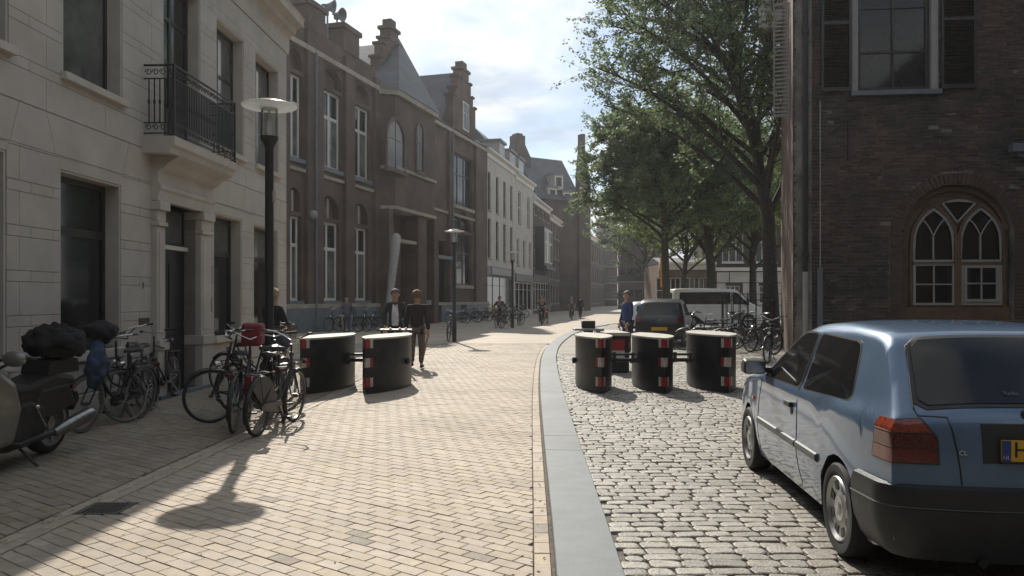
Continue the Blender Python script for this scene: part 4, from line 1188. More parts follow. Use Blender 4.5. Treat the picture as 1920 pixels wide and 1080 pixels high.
# ------------------------------------------------------------------ street lamps
def lamp_proto():
    t = empty('street_lamp', (0,0,0))
    MB().lathe([(.085,0),(.085,.9),(.08,.92),(.062,.98),(.058,3.72),(.075,3.76),(.12,3.84),(.125,3.88),(.0,3.88)], 20).build('pole', M['iron'], t, smooth=35)
    MB().lathe([(.118,3.88),(.118,4.30)], 24).build('lamp_glass', M['clear'], t, smooth=40)
    MB().lathe([(.02,3.885),(.035,3.90),(.035,4.10),(.02,4.12),(.012,4.28)], 12).build('bulb', M['lampglass'], t, smooth=40)
    MB().lathe([(.0,4.27),(.13,4.275),(.37,4.30),(.385,4.315),(.37,4.325),(.17,4.345),(.16,4.39),(.10,4.40),(.0,4.405)], 32).build('lamp_disc', M['lampglass'], t, smooth=30)
    MB().tube([(.10,0,3.88),(.10,0,4.29)], .006, 5).tube([(-.10,.0,3.88),(-.10,0,4.29)], .006, 5).build('rod', M['alu'], t)
    MB().box(-.07,.07,-.1,-.085,.25,.65).build('service_door', M['iron'], t)
    MB().box(.055,.075,-.05,.05,2.95,3.12).build('number_plate', M['greywood'], t)
    return t
lp = lamp_proto()
lamps = [(gp(505, 773), 'tall black street lamp with flat disc top standing among the bicycles by the stucco house'),
         (gp(852, 641), 'black street lamp with flat disc top beside the walking couple, before the stepped gable'),
         (gp(961, 615), 'farthest street lamp, in front of the white house with the dark shopfront')]
for i, (p, lb) in enumerate(lamps):
    o = lp if i == 0 else copy_tree(lp)
    o.location = p
    if i: o.scale = (.96, .96, .95)
    tag(o, lb, 'street lamp', 'disc topped street lamps')

# ------------------------------------------------------------------ steel barrier blocks
def lens(l, w, n=14):
    """pointed oval outline, nose at -y"""
    h = l / 2; rr_ = (h*h + (w/2)**2) / w; t = math.asin(h / rr_)
    right = [(rr_*math.cos(a) - (rr_ - w/2), rr_*math.sin(a)) for a in [-t + 2*t*i/n for i in range(n+1)]]
    return right, [(-x, y) for x, y in reversed(right[1:-1])]
def barrier(loc, rz, label, l=2.25, w=.78, h=.93, bolt=1, swap=False, group='pointed steel barrier blocks'):
    t = empty('barrier_block', loc, rz, label, 'barrier', group)
    ra, la = lens(l, w); poly = ra + la
    body = MB().prism(poly, .035, h-.03, 'xy').build('body', M['barrier'], t, fixn=True, smooth=20)
    ra2, la2 = lens(l+.03, w+.03); MB().prism(ra2+la2, h-.03, h, 'xy').build('top_plate', M['barriertop'], t, fixn=True)
    ra3, la3 = lens(l-.06, w-.04); MB().prism(ra3+la3, 0.0, .035, 'xy').build('base', M['rubber'], t, fixn=True)
    # reflectors wrapped on both cheeks of the nose
    for r in range(3):
        z = (.77, .45, .12)[r]
        for side in (-1, 1):
            prof = [(x*side, y) for x, y in ra]
            def pos(d):
                # walk along the cheek from the nose
                acc = 0
                for (x0, y0), (x1, y1) in zip(prof, prof[1:]):
                    s_ = math.hypot(x1-x0, y1-y0)
                    if acc + s_ >= d: k = (d-acc)/s_; return Vector((x0+(x1-x0)*k, y0+(y1-y0)*k)), Vector((x1-x0, y1-y0)).normalized()
                    acc += s_
            for k, (d0, d1) in enumerate(((.002, .092), (.098, .155))):
                red = ((r + k) % 2 == 0) != swap
                p, tt = pos(d0); q, _ = pos(d1); nn = Vector((tt.y, -tt.x)) * side
                P = [p + nn*.001, q + nn*.001, q + nn*.009, p + nn*.009]
                MB().prism([(v.x, v.y) for v in P], z, z+.155, 'xy').build('reflector', M['refred'] if red else M['refwhite'], t, fixn=True)
    for s_ in (-1, 1):
        o = MB().lathe([(.0,0),(.045,0),(.06,.02),(.06,.05),(.03,.07),(.0,.07)], 12, (0,0,0), 'x').build('hinge_lug', M['rubber'], t)
        o.location = (s_*w/2 + (.0 if s_ > 0 else -.07), 0, .48)
    return t
def link_bar(p, q, z, label):
    p = Vector((p[0], p[1], z)); q = Vector((q[0], q[1], z))
    c = (p+q)/2; d = q-p
    t = empty('connecting_bar', (c.x, c.y, z), math.atan2(d.y, d.x), label, 'bar', 'bars linking the barrier blocks')
    h = d.length/2
    MB().tube([(-h,0,0),(h,0,0)], .035, 10).build('tube', M['barrier'], t, smooth=60)
    MB().tube([(-h,0,.10),(h,0,.10)], .022, 8).build('rail', M['barrier'], t, smooth=60)
    for s_ in (-1, 1):
        MB().obox((s_*(h-.05),0,.05),(.05,.07,.18)).build('bracket', M['rubber'], t)
tl = math.atan2(.40, 2.2)
BLK = [((-3.30, 13.95), -tl, 'steel barrier block farthest left, next to the parked bicycles by the lamp', False),
       ((-2.24, 13.98), -tl, 'steel barrier block nearest the middle of the brick street, beside the walking couple', False),
       ((1.48, 14.1), .02, 'steel barrier block closest to the bluestone kerb, leftmost of the three on the setts', False),
       ((2.55, 14.1), .02, 'middle steel barrier block of the three on the setts', False),
       ((3.63, 14.15), .02, 'steel barrier block nearest the blue car, rightmost on the setts', False)]
for ((x, y), rz, lb, sw), bw_ in zip(BLK, (.68, .68, .63, .67, .77)): barrier((x, y, 0), rz, lb, swap=sw, h=.94 if x < 3 else .98, w=bw_)
link_bar((-2.98, 13.9), (-2.56, 13.9), .50, 'short black bar joining the two left barrier blocks')
link_bar((1.79, 13.9), (2.22, 13.9), .50, 'black bar between the kerbside and the middle barrier block')
link_bar((2.88, 13.9), (3.25, 13.9), .50, 'black bar between the middle and the last barrier block on the setts')
# rectangular bollard behind
t = empty('box_bollard', (2.28, 16.6, 0), R(4), 'square steel barrier box with pale lid, red over white panel on its front', 'barrier')
MB().box(-.24,.24,0,1.5,.03,.80).build('body', M['barrier'], t, bevel=.01)
MB().box(-.26,.26,-.02,1.52,.80,.87).build('lid', M['barriertop'], t, bevel=.006)
MB().box(-.14,.14,-.01,-.001,.49,.72).build('reflector', M['refred'], t)
MB().box(-.14,.14,-.01,-.001,.27,.487).build('reflector', M['refwhite'], t)
MB().box(-.22,.22,.02,1.48,0,.03).build('base', M['rubber'], t)
p = Vector(((1103-960)/F_PX*17.6, 17.6, 0))
t = empty('barrier_control', p, 0, 'low dark signal box on a wide steel plate seen over the kerbside barrier block', 'barrier control')
MB().box(-.10,.10,-.1,.1,0,.88).build('post', M['barrier'], t)
MB().box(-.34,.34,-.2,.2,.88,.93).build('plate', M['alu'], t, bevel=.01)
MB().box(-.15,.15,-.12,.12,.93,1.10).build('signal_box', M['rubber'], t, bevel=.015)
t = empty('barrier_rail', (gx(748)*16.2, 16.2, 0), R(-4), 'narrow waist high steel rail behind the left barrier blocks', 'rail')
MB().box(-.40,.28,-.04,.04,.93,.965).build('top_rail', M['alu'], t, bevel=.005)
for x in (-.36, .24): MB().box(x-.02,x+.02,-.02,.02,0,.93).build('leg', M['barrier'], t)
for x in (-.18,.02,.15): MB().lathe([(.0,0),(.03,0),(.03,.02),(.0,.03)], 8, (x,0,.965)).build('stud', M['iron'], t)

# white leaning pillar
o = MB().tube([(0,0,0),(.14,.05,1.0),(.33,.12,2.6),(.50,.2,4.2),(.56,.22,4.95),(.575,.23,5.13)], [.07,.14,.21,.25,.26,.12], 14).build('leaning_pillar', mat('white_pillar', (.38,.38,.36), .6, .1, 4), None, smooth=50)
o.location = (gx(722)*41.5, 41.5, -.02)
tag(o, 'tall white leaning pillar thinning to its foot, behind the man in the dark jacket', 'sculpture')

# ------------------------------------------------------------------ bicycles
crease = bpy.data.textures.new('creases', 'CLOUDS'); crease.noise_scale = .12; crease.noise_depth = 2
def crumple(o, k=.06):
    ss = o.modifiers.new('fine', 'SUBSURF'); ss.levels = 1; ss.render_levels = 2
    m_ = o.modifiers.new('creases', 'DISPLACE'); m_.texture = crease; m_.strength = k; m_.mid_level = .5
def wheel_mesh(r, mt_rim):
    rim = MB().lathe([(r-.045,-.012),(r-.032,-.016),(r-.028,0),(r-.032,.016),(r-.045,.012)], 28, (0,0,0), 'y', closed=True)
    rim.lathe([(0,-.045),(.016,-.045),(.016,-.03),(.028,-.028),(.028,.028),(.016,.03),(.016,.045),(0,.045)], 8, (0,0,0), 'y')
    ty = MB().lathe([(r-.034,-.014),(r-.022,-.020),(r-.008,-.016),(r,0),(r-.008,.016),(r-.022,.020),(r-.034,.014)], 32, (0,0,0), 'y', closed=True)
    sp = MB()
    for i in range(28):
        a = 2*math.pi*i/28; b = a + (.5 if i % 2 else -.5); s_ = .022 if i % 4 < 2 else -.022
        sp.tube([(.024*math.cos(b), s_, .024*math.sin(b)), ((r-.04)*math.cos(a), 0, (r-.04)*math.sin(a))], .0016, 3, caps=False)
    return rim.mesh('wheel', mt_rim, 50), ty.mesh('tyre', M['tyre'], 50), sp.mesh('spokes', M['alu'])
WR_ = .345
wm_ = wheel_mesh(WR_, M['rim'])
_greytyre = mat('grey_tyre', (.17,.165,.15), .8, .1, 20)
def bicycle(label=None, paint='bikeblack', style='city', wide=None, group='parked bicycles', steer=0.0, extras=(), tyre=None, lean=0.0):
    t = empty('bicycle', (0,0,0)); 
    if label: tag(t, label, 'bicycle', group)
    pm = M[paint]
    hub_r, hub_f, bb = Vector((-.54,0,WR_)), Vector((.55,0,WR_)), Vector((-.09,0,.29))
    seat_t, seat_c = Vector((-.27,0,.86)), Vector((-.215,0,.64))
    ht, hb = Vector((.315,0,.93)), Vector((.375,0,.70))
    mb = MB()
    mb.tube([bb, seat_t], .016, 8).tube([ht, hb], .019, 8)
    if style == 'city': mb.tube([hb - Vector((.01,0,-.02)), Vector((.12,0,.42)), bb + Vector((.02,0,.02))], .019, 8).tube([ht - Vector((0,0,.10)), Vector((.08,0,.55)), bb + (seat_t-bb)*.30], .014, 8)
    else: mb.tube([hb, bb], .017, 8).tube([ht - Vector((0,0,.04)), seat_t - Vector((0,0,.06))], .015, 8)
    for s_ in (-1, 1):
        mb.tube([hub_r + Vector((0,s_*.06,0)), bb + Vector((-.05,s_*.035,0))], .010, 6).tube([hub_r + Vector((0,s_*.06,0)), seat_c + Vector((-.0,s_*.02,.02))], .009, 6)
    mb.build('frame', pm, t, smooth=50)
    # steering assembly
    piv = Matrix.Translation(ht) @ Matrix.Rotation(R(steer), 4, (ht-hb).normalized()) @ Matrix.Translation(-ht)
    def sv(pts): return [piv @ Vector(p) for p in pts]
    fk = MB()
    for s_ in (-1, 1): fk.tube(sv([hb + Vector((0,s_*.03,-.02)), hb + Vector((.03,s_*.055,-.12)), hub_f + Vector((0,s_*.055,0))]), .011, 6)
    fk.tube(sv([hb, ht + Vector((-.02,0,.10))]), .014, 6)
    fk.build('fork', pm, t, smooth=50)
    hb_ = MB(); top = ht + Vector((-.025,0,.14))
    if style == 'city': pts = [(-.20,-.29,.12),(-.10,-.30,.12),(.03,-.22,.10),(.06,-.10,.04),(.0,0,0),(.06,.10,.04),(.03,.22,.10),(-.10,.30,.12),(-.20,.29,.12)]
    else: pts = [(-.06,-.30,.05),(.0,-.15,.04),(.03,0,0),(.0,.15,.04),(-.06,.30,.05)]
    hb_.tube(sv([top + Vector(p) for p in pts]), .011, 7)
    h_ = hb_.build('handlebar', M['chrome'], t, smooth=60)
    gp_ = MB()
    for s_ in (0, 1):
        q = [top + Vector(p) for p in (pts[:2] if s_ == 0 else pts[-2:])]; gp_.tube(sv(q), .017, 7)
    gp_.build('grip', M['leather'], h_, smooth=60)
    MB().tube(sv([hb + Vector((.06,0,.06)), hb + Vector((.12,0,.05))]), [.035,.045], 10).build('headlight', M['chrome'], t, smooth=60)
    # wheels
    for k, hub in enumerate((hub_r, hub_f)):
        w_ = link_mesh('wheel', wm_[0], t)
        if k: w_.matrix_local = piv @ Matrix.Translation(hub)
        else: w_.location = hub
        link_mesh('tyre', tyre or wm_[1], w_); link_mesh('spokes', wm_[2], w_)
        r = WR_ + .022; a0, a1 = ((20, 205) if k == 0 else (15, 150))
        mg = MB(); vs = []; fs = []; n = 14
        for i in range(n+1):
            a = R(a0 + (a1-a0)*i/n)
            if k: a = R(180) - a + R(10)
            for y_, dr in ((-.028,-.012),(0,.003),(.028,-.012)):
                vs.append((hub.x + (r+dr)*math.cos(a), y_, hub.z + (r+dr)*math.sin(a)))
            if i:
                for c_ in range(2): fs.append((3*i-3+c_, 3*i-2+c_, 3*i+1+c_, 3*i+c_))
        if k: vs = sv(vs)
        mg.add(vs, fs); m_ = mg.build('mudguard', pm, t, smooth=60)
    # crank, chain guard
    cg = MB().prism([(-.60,.31),(-.60,.38),(-.50,.39),(-.05,.37),(.01,.32),(-.02,.24),(-.12,.22),(-.50,.29)], -.065, -.045).build('chain_guard', pm, t, fixn=True, bevel=.01)
    cr_ = MB().tube([bb+Vector((0,-.08,0)), bb+Vector((.10,-.085,-.13))], .009, 6).tube([bb+Vector((0,.07,0)), bb+Vector((-.10,.075,.13))], .009, 6).tube([bb+Vector((0,-.08,0)), bb+Vector((0,.07,0))], .018, 8).build('crank', M['alu'], t)
    for s_, dx, dz in ((-1,.10,-.13),(1,-.10,.13)):
        MB().obox(bb + Vector((dx, s_*.13, dz)), (.09,.09,.022)).build('pedal', M['rubber'], cr_)
    # saddle
    mb = MB(); vs = []; fs = []; prof = [(-.14,.075,0),(-.12,.095,.012),(-.05,.085,.0),(.02,.045,-.005),(.12,.022,.0),(.15,.012,-.008)]
    for x, w, z in prof:
        for y_, dz in ((-1,-.045),(-.85,-.005),(0,.008),(.85,-.005),(1,-.045)): vs.append((seat_t.x+.0+x, y_*w, seat_t.z+.10+z+dz))
    for i in range(5):
        for k in range(4): fs.append((5*i+k, 5*i+5+k, 5*i+6+k, 5*i+1+k))
    fs += [(0,1,2,3,4), (29,28,27,26,25)]
    mb.add(vs, fs).build('saddle', M['leather'], t, smooth=60)
    MB().tube([seat_t, seat_t + Vector((-.01,0,.075))], .012, 6).build('seat_post', M['chrome'], t)
    # rack, light, stand
    mb = MB()
    for s_ in (-1, 1): mb.tube([(-.28,s_*.05,.74),(-.80,s_*.06,.74),(-.82,s_*.05,.74)], .006, 5).tube([(-.70,s_*.06,.74),(-.55,s_*.065,.36)], .006, 5)
    mb.tube([(-.82,-.05,.74),(-.82,.05,.74)], .006, 5).tube([(-.6,-.06,.74),(-.6,.06,.74)], .006, 5).tube([(-.42,-.06,.74),(-.42,.06,.74)], .006, 5)
    mb.build('rear_rack', pm, t)
    MB().box(-.87,-.84,-.04,.04,.68,.73).build('rear_light', M['taillight'], t, bevel=.008)
    MB().tube([(-.20,.05,.27),(-.25,.17,.02),(-.19,.20,.008)], .009, 6).tube([(-.20,-.02,.27),(-.20,.05,.27)], .012, 6).build('kickstand', M['alu'], t)
    for e_ in extras:
        if e_ == 'crate':
            m_ = M['red']; mb = MB().box(-.20,.20,-.15,.15,0,.015)
            for z in (.03,.10,.17,.24): mb.box(-.20,.20,-.16,-.15,z,z+.04).box(-.20,.20,.15,.16,z,z+.04).box(-.21,-.20,-.16,.16,z,z+.04).box(.20,.21,-.16,.16,z,z+.04)
            o = mb.build('crate', m_, t); o.location = (.52, 0, .96)
        if e_ == 'redbag':
            o = MB().box(-.16,.16,-.13,.13,0,.30).build('carrier_bag', M['red'], t, bevel=.04); o.location = (.50, 0, .98); 
            o = MB().box(-.14,.14,-.16,-.06,0,.26).build('carrier_bag', M['red'], t, bevel=.04); o.location = (-.56, -.06, .44)
        if e_ == 'pannier':
            for s_ in (-1, 1):
                o = MB().box(-.19,.19,-.06,.06,0,.32).build('pannier', cloth('black', (.015,.015,.016)), t, bevel=.03); o.location = (-.56, s_*.13, .40)
        if e_ == 'basket':
            mb = MB()
            for i in range(11):
                z = i*.025; q = .13 + z*.12; mb.tube([(-q-.03,-q,z),(q+.03,-q,z),(q+.03,q,z),(-q-.03,q,z)], .005, 4, closed=True)
            for i in range(9):
                for s_ in (-1, 1): x = -.15+i*.037; mb.tube([(x,s_*.13,0),(x*1.2,s_*.16,.25)], .004, 4)
            o = mb.build('basket', M['bark'], t); o.location = (.52, 0, .93)
        if e_ == 'bluebag':
            o = MB().ball((0,0,0), .19, 12, 8, (1.25,.75,1.0), .07, random.Random(2)).build('bag', M['bluecloth'], t, smooth=70); o.location = (-.58, .02, .90); crumple(o, .07)
        if e_ == 'hanging':
            o = MB().ball((0,0,0), .30, 12, 10, (.62,.30,1.0), .12, random.Random(6)).build('cloth', M['bluecloth'], t, smooth=70); o.location = (.42, .02, .80); crumple(o, .10)
        if e_ == 'skirt':
            for s_ in (-1, 1):
                a_ = [(-.54 + .36*math.cos(R(k)), WR_ + .36*math.sin(R(k))) for k in range(-20, 141, 10)] + [(-.62, .42), (-.35, .30)]
                MB().prism(a_, s_*.034, s_*.040).build('coat_guard', M['rubber'], t, fixn=True)
        if e_ == 'cover':
            rr2 = random.Random(9)
            o = MB().ball((0,0,0), .19, 14, 9, (1.3,.95,.70), .10, rr2).build('cover', cloth('cover', (.012,.012,.013)), t, smooth=70); o.location = (.30, -.05, 1.20); crumple(o, .09)
    return t
def put(b, x, y, deg, lean=0.0, z=0.0):
    b.rotation_mode = 'ZYX' if False else 'XYZ'
    b.rotation_euler = (R(lean), 0, R(deg)); b.location = (x, y, z); return b
def pg(px, py): p = gp(px, py); return p.x, p.y
GT = MB().lathe([(WR_-.034,-.014),(WR_-.022,-.021),(WR_-.008,-.017),(WR_,0),(WR_-.008,.017),(WR_-.022,.021),(WR_-.034,.014)], 32, (0,0,0), 'y', closed=True).mesh('tyre', _greytyre, 50)
def put_wheels(b, rear, front, lean=0):
    """set the bike so that its wheels stand at the two ground points (front wheel exactly)"""
    r, f = Vector(rear), Vector(front); d = (f - r).normalized(); c = f - d * .55
    put(b, c.x, c.y, math.degrees(math.atan2(d.y, d.x)), lean)
G1_ = 'bicycles round the street lamp'; G2_ = 'bicycles against the stucco wall'
b = bicycle('black city bicycle with closed coat guards in front of the nearest street lamp', 'bikeblack', 'city', group=G1_, extras=('skirt',)); put_wheels(b, (-2.96, 8.95), (-2.84, 10.05), 4)
b = bicycle('black bicycle with a red light and red bags, left of the lamp pole', 'bikeblack', 'city', group=G1_, extras=('redbag',), steer=8); put_wheels(b, (-3.33, 9.25), (-3.50, 10.3), 3)
b = bicycle('black bicycle farthest left round the lamp, its front wheel turned out to the pavement', 'bikeblack', 'city', group=G1_, steer=-20); put_wheels(b, (-3.35, 10.6), (-3.88, 9.95), -4)
b = bicycle('bicycle just behind the lamp pole with straight handlebar', 'bikeblack', 'sport', group=G1_); put_wheels(b, (-2.95, 10.0), (-3.35, 11.05), -3)
b = bicycle('bicycle with a blue bag behind the lamp, next to the barrier block', 'bikeblack', 'city', group=G1_, extras=('bluebag',)); put_wheels(b, (-3.95, 12.6), (-4.85, 13.0), 3)
b = bicycle('bicycle parked deeper behind the lamp, pointing at the house', 'bikeblack', 'city', group=G1_, steer=12, extras=('basket',)); put_wheels(b, (-3.8, 11.1), (-3.45, 11.9), -5)
b = bicycle('old grey tyred bicycle by the wall left of the front door, front wheel turned out', 'bikeblack', 'city', group=G2_, tyre=GT, steer=-38); put_wheels(b, (-5.18, 11.2), (-4.97, 10.05), 5)
b = bicycle('bicycle beside the grey tyred one, mostly hidden behind its wheel', 'bikeblack', 'city', group=G2_, tyre=GT, steer=-10); put_wheels(b, (-5.42, 11.35), (-5.25, 10.3), 6)
b = bicycle('narrow seen bicycle nearest the front door of the stucco house', 'bikeblack', 'sport', group=G2_, steer=5); put_wheels(b, (-5.50, 12.6), (-5.36, 11.6), 5)
b = bicycle('bicycle with blue cloth and black cover hung on its handlebar beside the motorcycle', 'bikeblack', 'city', group=G2_, extras=('cover', 'hanging'), tyre=GT); put_wheels(b, (-4.98, 10.25), (-5.12, 9.22), -5)
# right side
G3_ = 'bicycles parked on the square'
b = bicycle('silver handled bicycle leaning on the corner of the old brick house', 'bikeblack', 'city', group=G3_, steer=-14); put_wheels(b, (6.65, 20.0), (6.28, 19.05), -6)
# copies of two kinds for the racks
pA = bicycle(None, 'bikeblack', 'city'); pB = bicycle(None, 'bikeblack', 'sport', steer=15); pC = bicycle(None, 'bikeblack', 'city', extras=('basket',), steer=-18)
used = set()
def rack(kind, x, y, deg, lean, label, group):
    src = {'A': pA, 'B': pB, 'C': pC}[kind]
    o = src if kind not in used else copy_tree(src); used.add(kind)
    tag(o, label, 'bicycle', group); put(o, x, y, deg, lean)
def YX(px, Y): return gx(px) * Y, Y
for (px, Y, deg, k, lb) in [(1318, 23.6, 160, 'A', 'bicycle in front of the van, leftmost of the pair behind the last barrier block'), (1343, 24.2, 175, 'B', 'bicycle in front of the van, right of its neighbour'),
        (1392, 23.4, 200, 'A', 'bicycle at the near side of the iron tree fence'), (1412, 24.4, 150, 'C', 'bicycle with basket in front of the iron tree fence'), (1428, 22.6, 110, 'A', 'bicycle right of the iron tree fence near the brick corner'), (1404, 25.6, 185, 'B', 'bicycle tucked behind the others at the iron tree fence')]:
    rack(k, *YX(px, Y), deg, 3, lb, G3_)
words = ['first', 'second', 'third', 'fourth', 'fifth', 'sixth', 'seventh', 'eighth', 'ninth', 'tenth']
for i in range(10):
    s_ = FB.s(800) + i * 1.55
    p = FB.pt(s_, -2.2 - .25 * math.sin(i * 2.1))
    rack('ABCAABACBA'[i], p.x, p.y, math.degrees(FB.rz) + 95 + 8 * math.sin(i * 3.7), 2 + i % 3, f'bicycle in the rack by the brick building, {words[i]} along from the porch', 'bicycles racked by the brick building')
rack('A', gx(846)*29.3, 29.3, 84, 3, 'bicycle leaning at the second street lamp', 'bicycles by the far street lamps')
rack('B', gx(950)*42, 42.0, 60, 3, 'bicycle leaning beside the farthest street lamp', 'bicycles by the far street lamps')
rack('C', gx(975)*46, 46.0, 80, 3, 'bicycle with basket right of the farthest street lamp', 'bicycles by the far street lamps')
for i in range(5):
    rack('ABCAB'[i], gx(636 + i*17)*37.5, 37.0 + i*.5, 150 + 9*math.sin(i*2.0), 3, f'bicycle below the tall windows of the brick building, {words[i]} from the stucco house', 'bicycles below the tall windows')

# ------------------------------------------------------------------ motorcycle, parked along the wall with its front towards the camera
mo = empty('motorcycle', (-4.86, 7.28, 0), R(-90), 'silver beige touring motorcycle with black covered top case by the stucco wall', 'motorcycle')
mo.rotation_euler = (R(-4), 0, R(-91))
def mwheel(x, r, w):
    wl = MB().lathe([(.0,-.04),(.06,-.05),(.06,.05),(0,.04)], 12, (0,0,0), 'y').lathe([(r-.11,-w*.4),(r-.08,-w*.45),(r-.08,w*.45),(r-.11,w*.4)], 32, (0,0,0), 'y', closed=True)
    for k in range(6):
        a = k*math.pi/3; wl.obox(((r*.45)*math.cos(a), 0, (r*.45)*math.sin(a)), (r*.72, .03, .045), (0, -a, 0))
    o = wl.build('wheel', M['alu'], mo, smooth=40); o.location = (x, 0, r)
    MB().lathe([(r-.09,-w*.42),(r-.05,-w*.5),(r-.015,-w*.38),(r,0),(r-.015,w*.38),(r-.05,w*.5),(r-.09,w*.42)], 36, (0,0,0), 'y', closed=True).build('tyre', M['tyre'], o, smooth=50)
mwheel(-.74, .31, .15); mwheel(.74, .30, .12)
MB().prism([(-.45,.30),(-.40,.55),(-.2,.62),(.2,.60),(.45,.45),(.40,.22),(.1,.18),(-.3,.20)], -.19, .19).build('engine', mat('engine_grey', (.05,.05,.048), .5, .3, 12, metal=.5), mo, bevel=.03)
MB().prism([(-.55,.62),(-.3,.74),(.1,.80),(.35,.90),(.55,.85),(.5,.6),(.1,.5),(-.3,.52)], -.16, .16).build('frame', M['iron'], mo, bevel=.03)
MB().prism([(-.95,.72),(-.92,.80),(-.6,.86),(-.2,.78),(.12,.79),(.12,.70),(-.3,.68),(-.8,.68)], -.17, .17).build('seat', M['leather'], mo, bevel=.04)
MB().prism([(.05,.70),(.10,.95),(.30,1.03),(.55,1.0),(.60,.75)], -.17, .17).build('fuel_tank', M['beigepaint'], mo, bevel=.07)
mb = MB().prism([(.18,.28),(.10,.60),(.22,.86),(.42,.98),(.62,1.12),(.80,1.05),(.98,.80),(.92,.62),(.70,.45),(.62,.25)], -.30, .30)
mb.build('fairing', M['beigepaint'], mo, bevel=.06)
MB().prism([(.66,1.08),(.60,1.35),(.63,1.36),(.82,1.06)], -.22, .22).build('windscreen', M['clear'], mo)
for s_ in (-1, 1):
    MB().tube([(.74,s_*.08,.30),(.50,s_*.08,.92)], .022, 8).build('fork', M['chrome'], mo)
    if s_ > 0:
        ex = MB().tube([(-.42,s_*.27,.29),(-.56,s_*.28,.31),(-.98,s_*.30,.39),(-1.02,s_*.30,.40)], [.035,.068,.078,.06], 16).build('exhaust', mat('muffler_steel', (.22,.22,.21), .3, .2, 12, metal=.9), mo, smooth=50)
        MB().tube([(.25,s_*.20,.30),(.05,s_*.24,.24),(-.42,s_*.27,.29)], .03, 8).build('exhaust_header', M['iron'], ex)
    MB().tube([(.30,s_*.08,1.02),(.25,s_*.28,1.10),(.16,s_*.38,1.08)], .014, 8).build('handlebar', M['iron'], mo)
    MB().tube([(.21,s_*.33,1.09),(.14,s_*.40,1.07)], .02, 8).build('grip', M['rubber'], mo)
    mi = MB().ball((0,0,0), .10, 12, 8, (.45,1.1,.7)).build('mirror', M['beigepaint'], mo, smooth=60); mi.location = (.48, s_*.42, 1.10)
    MB().tube([(0,0,-.02),(.04,-s_*.16,-.12)], .014, 6).build('mirror_arm', M['iron'], mi)
rr2 = random.Random(4)
o = MB().ball((0,0,0), .29, 18, 12, (1.15,1.0,.62), .085, rr2).build('top_case', cloth('cover', (.009,.009,.010)), mo, smooth=70); o.location = (-.80, 0, 1.15); crumple(o, .13)
MB().prism([(-.72,.62),(-1.10,.62),(-1.15,.52),(-1.05,.40),(-.98,.62)], -.10, .10).build('mudguard', M['iron'], mo, bevel=.02)
MB().box(-1.06,-1.02,-.09,.09,.64,.72).build('tail_light', M['taillight'], mo, bevel=.01)
MB().tube([(-.05,.15,.22),(-.10,.34,.02)], .014, 6).build('side_stand', M['iron'], mo)
MB().prism([(-1.02,.84),(-.98,.98),(-.50,.98),(-.48,.84)], -.14, .14).build('luggage_rack', M['iron'], mo)
MB().prism([(-.95,.50),(-.80,.74),(-.35,.72),(-.25,.50),(-.45,.40)], -.18, .18).build('side_panel', M['iron'], mo, bevel=.03)
MB().tube([(-.25,.20,.55),(-.32,.26,.36)], .013, 6).ball((-.25,.20,.56), .025, 8, 6).build('lever', M['chrome'], mo)

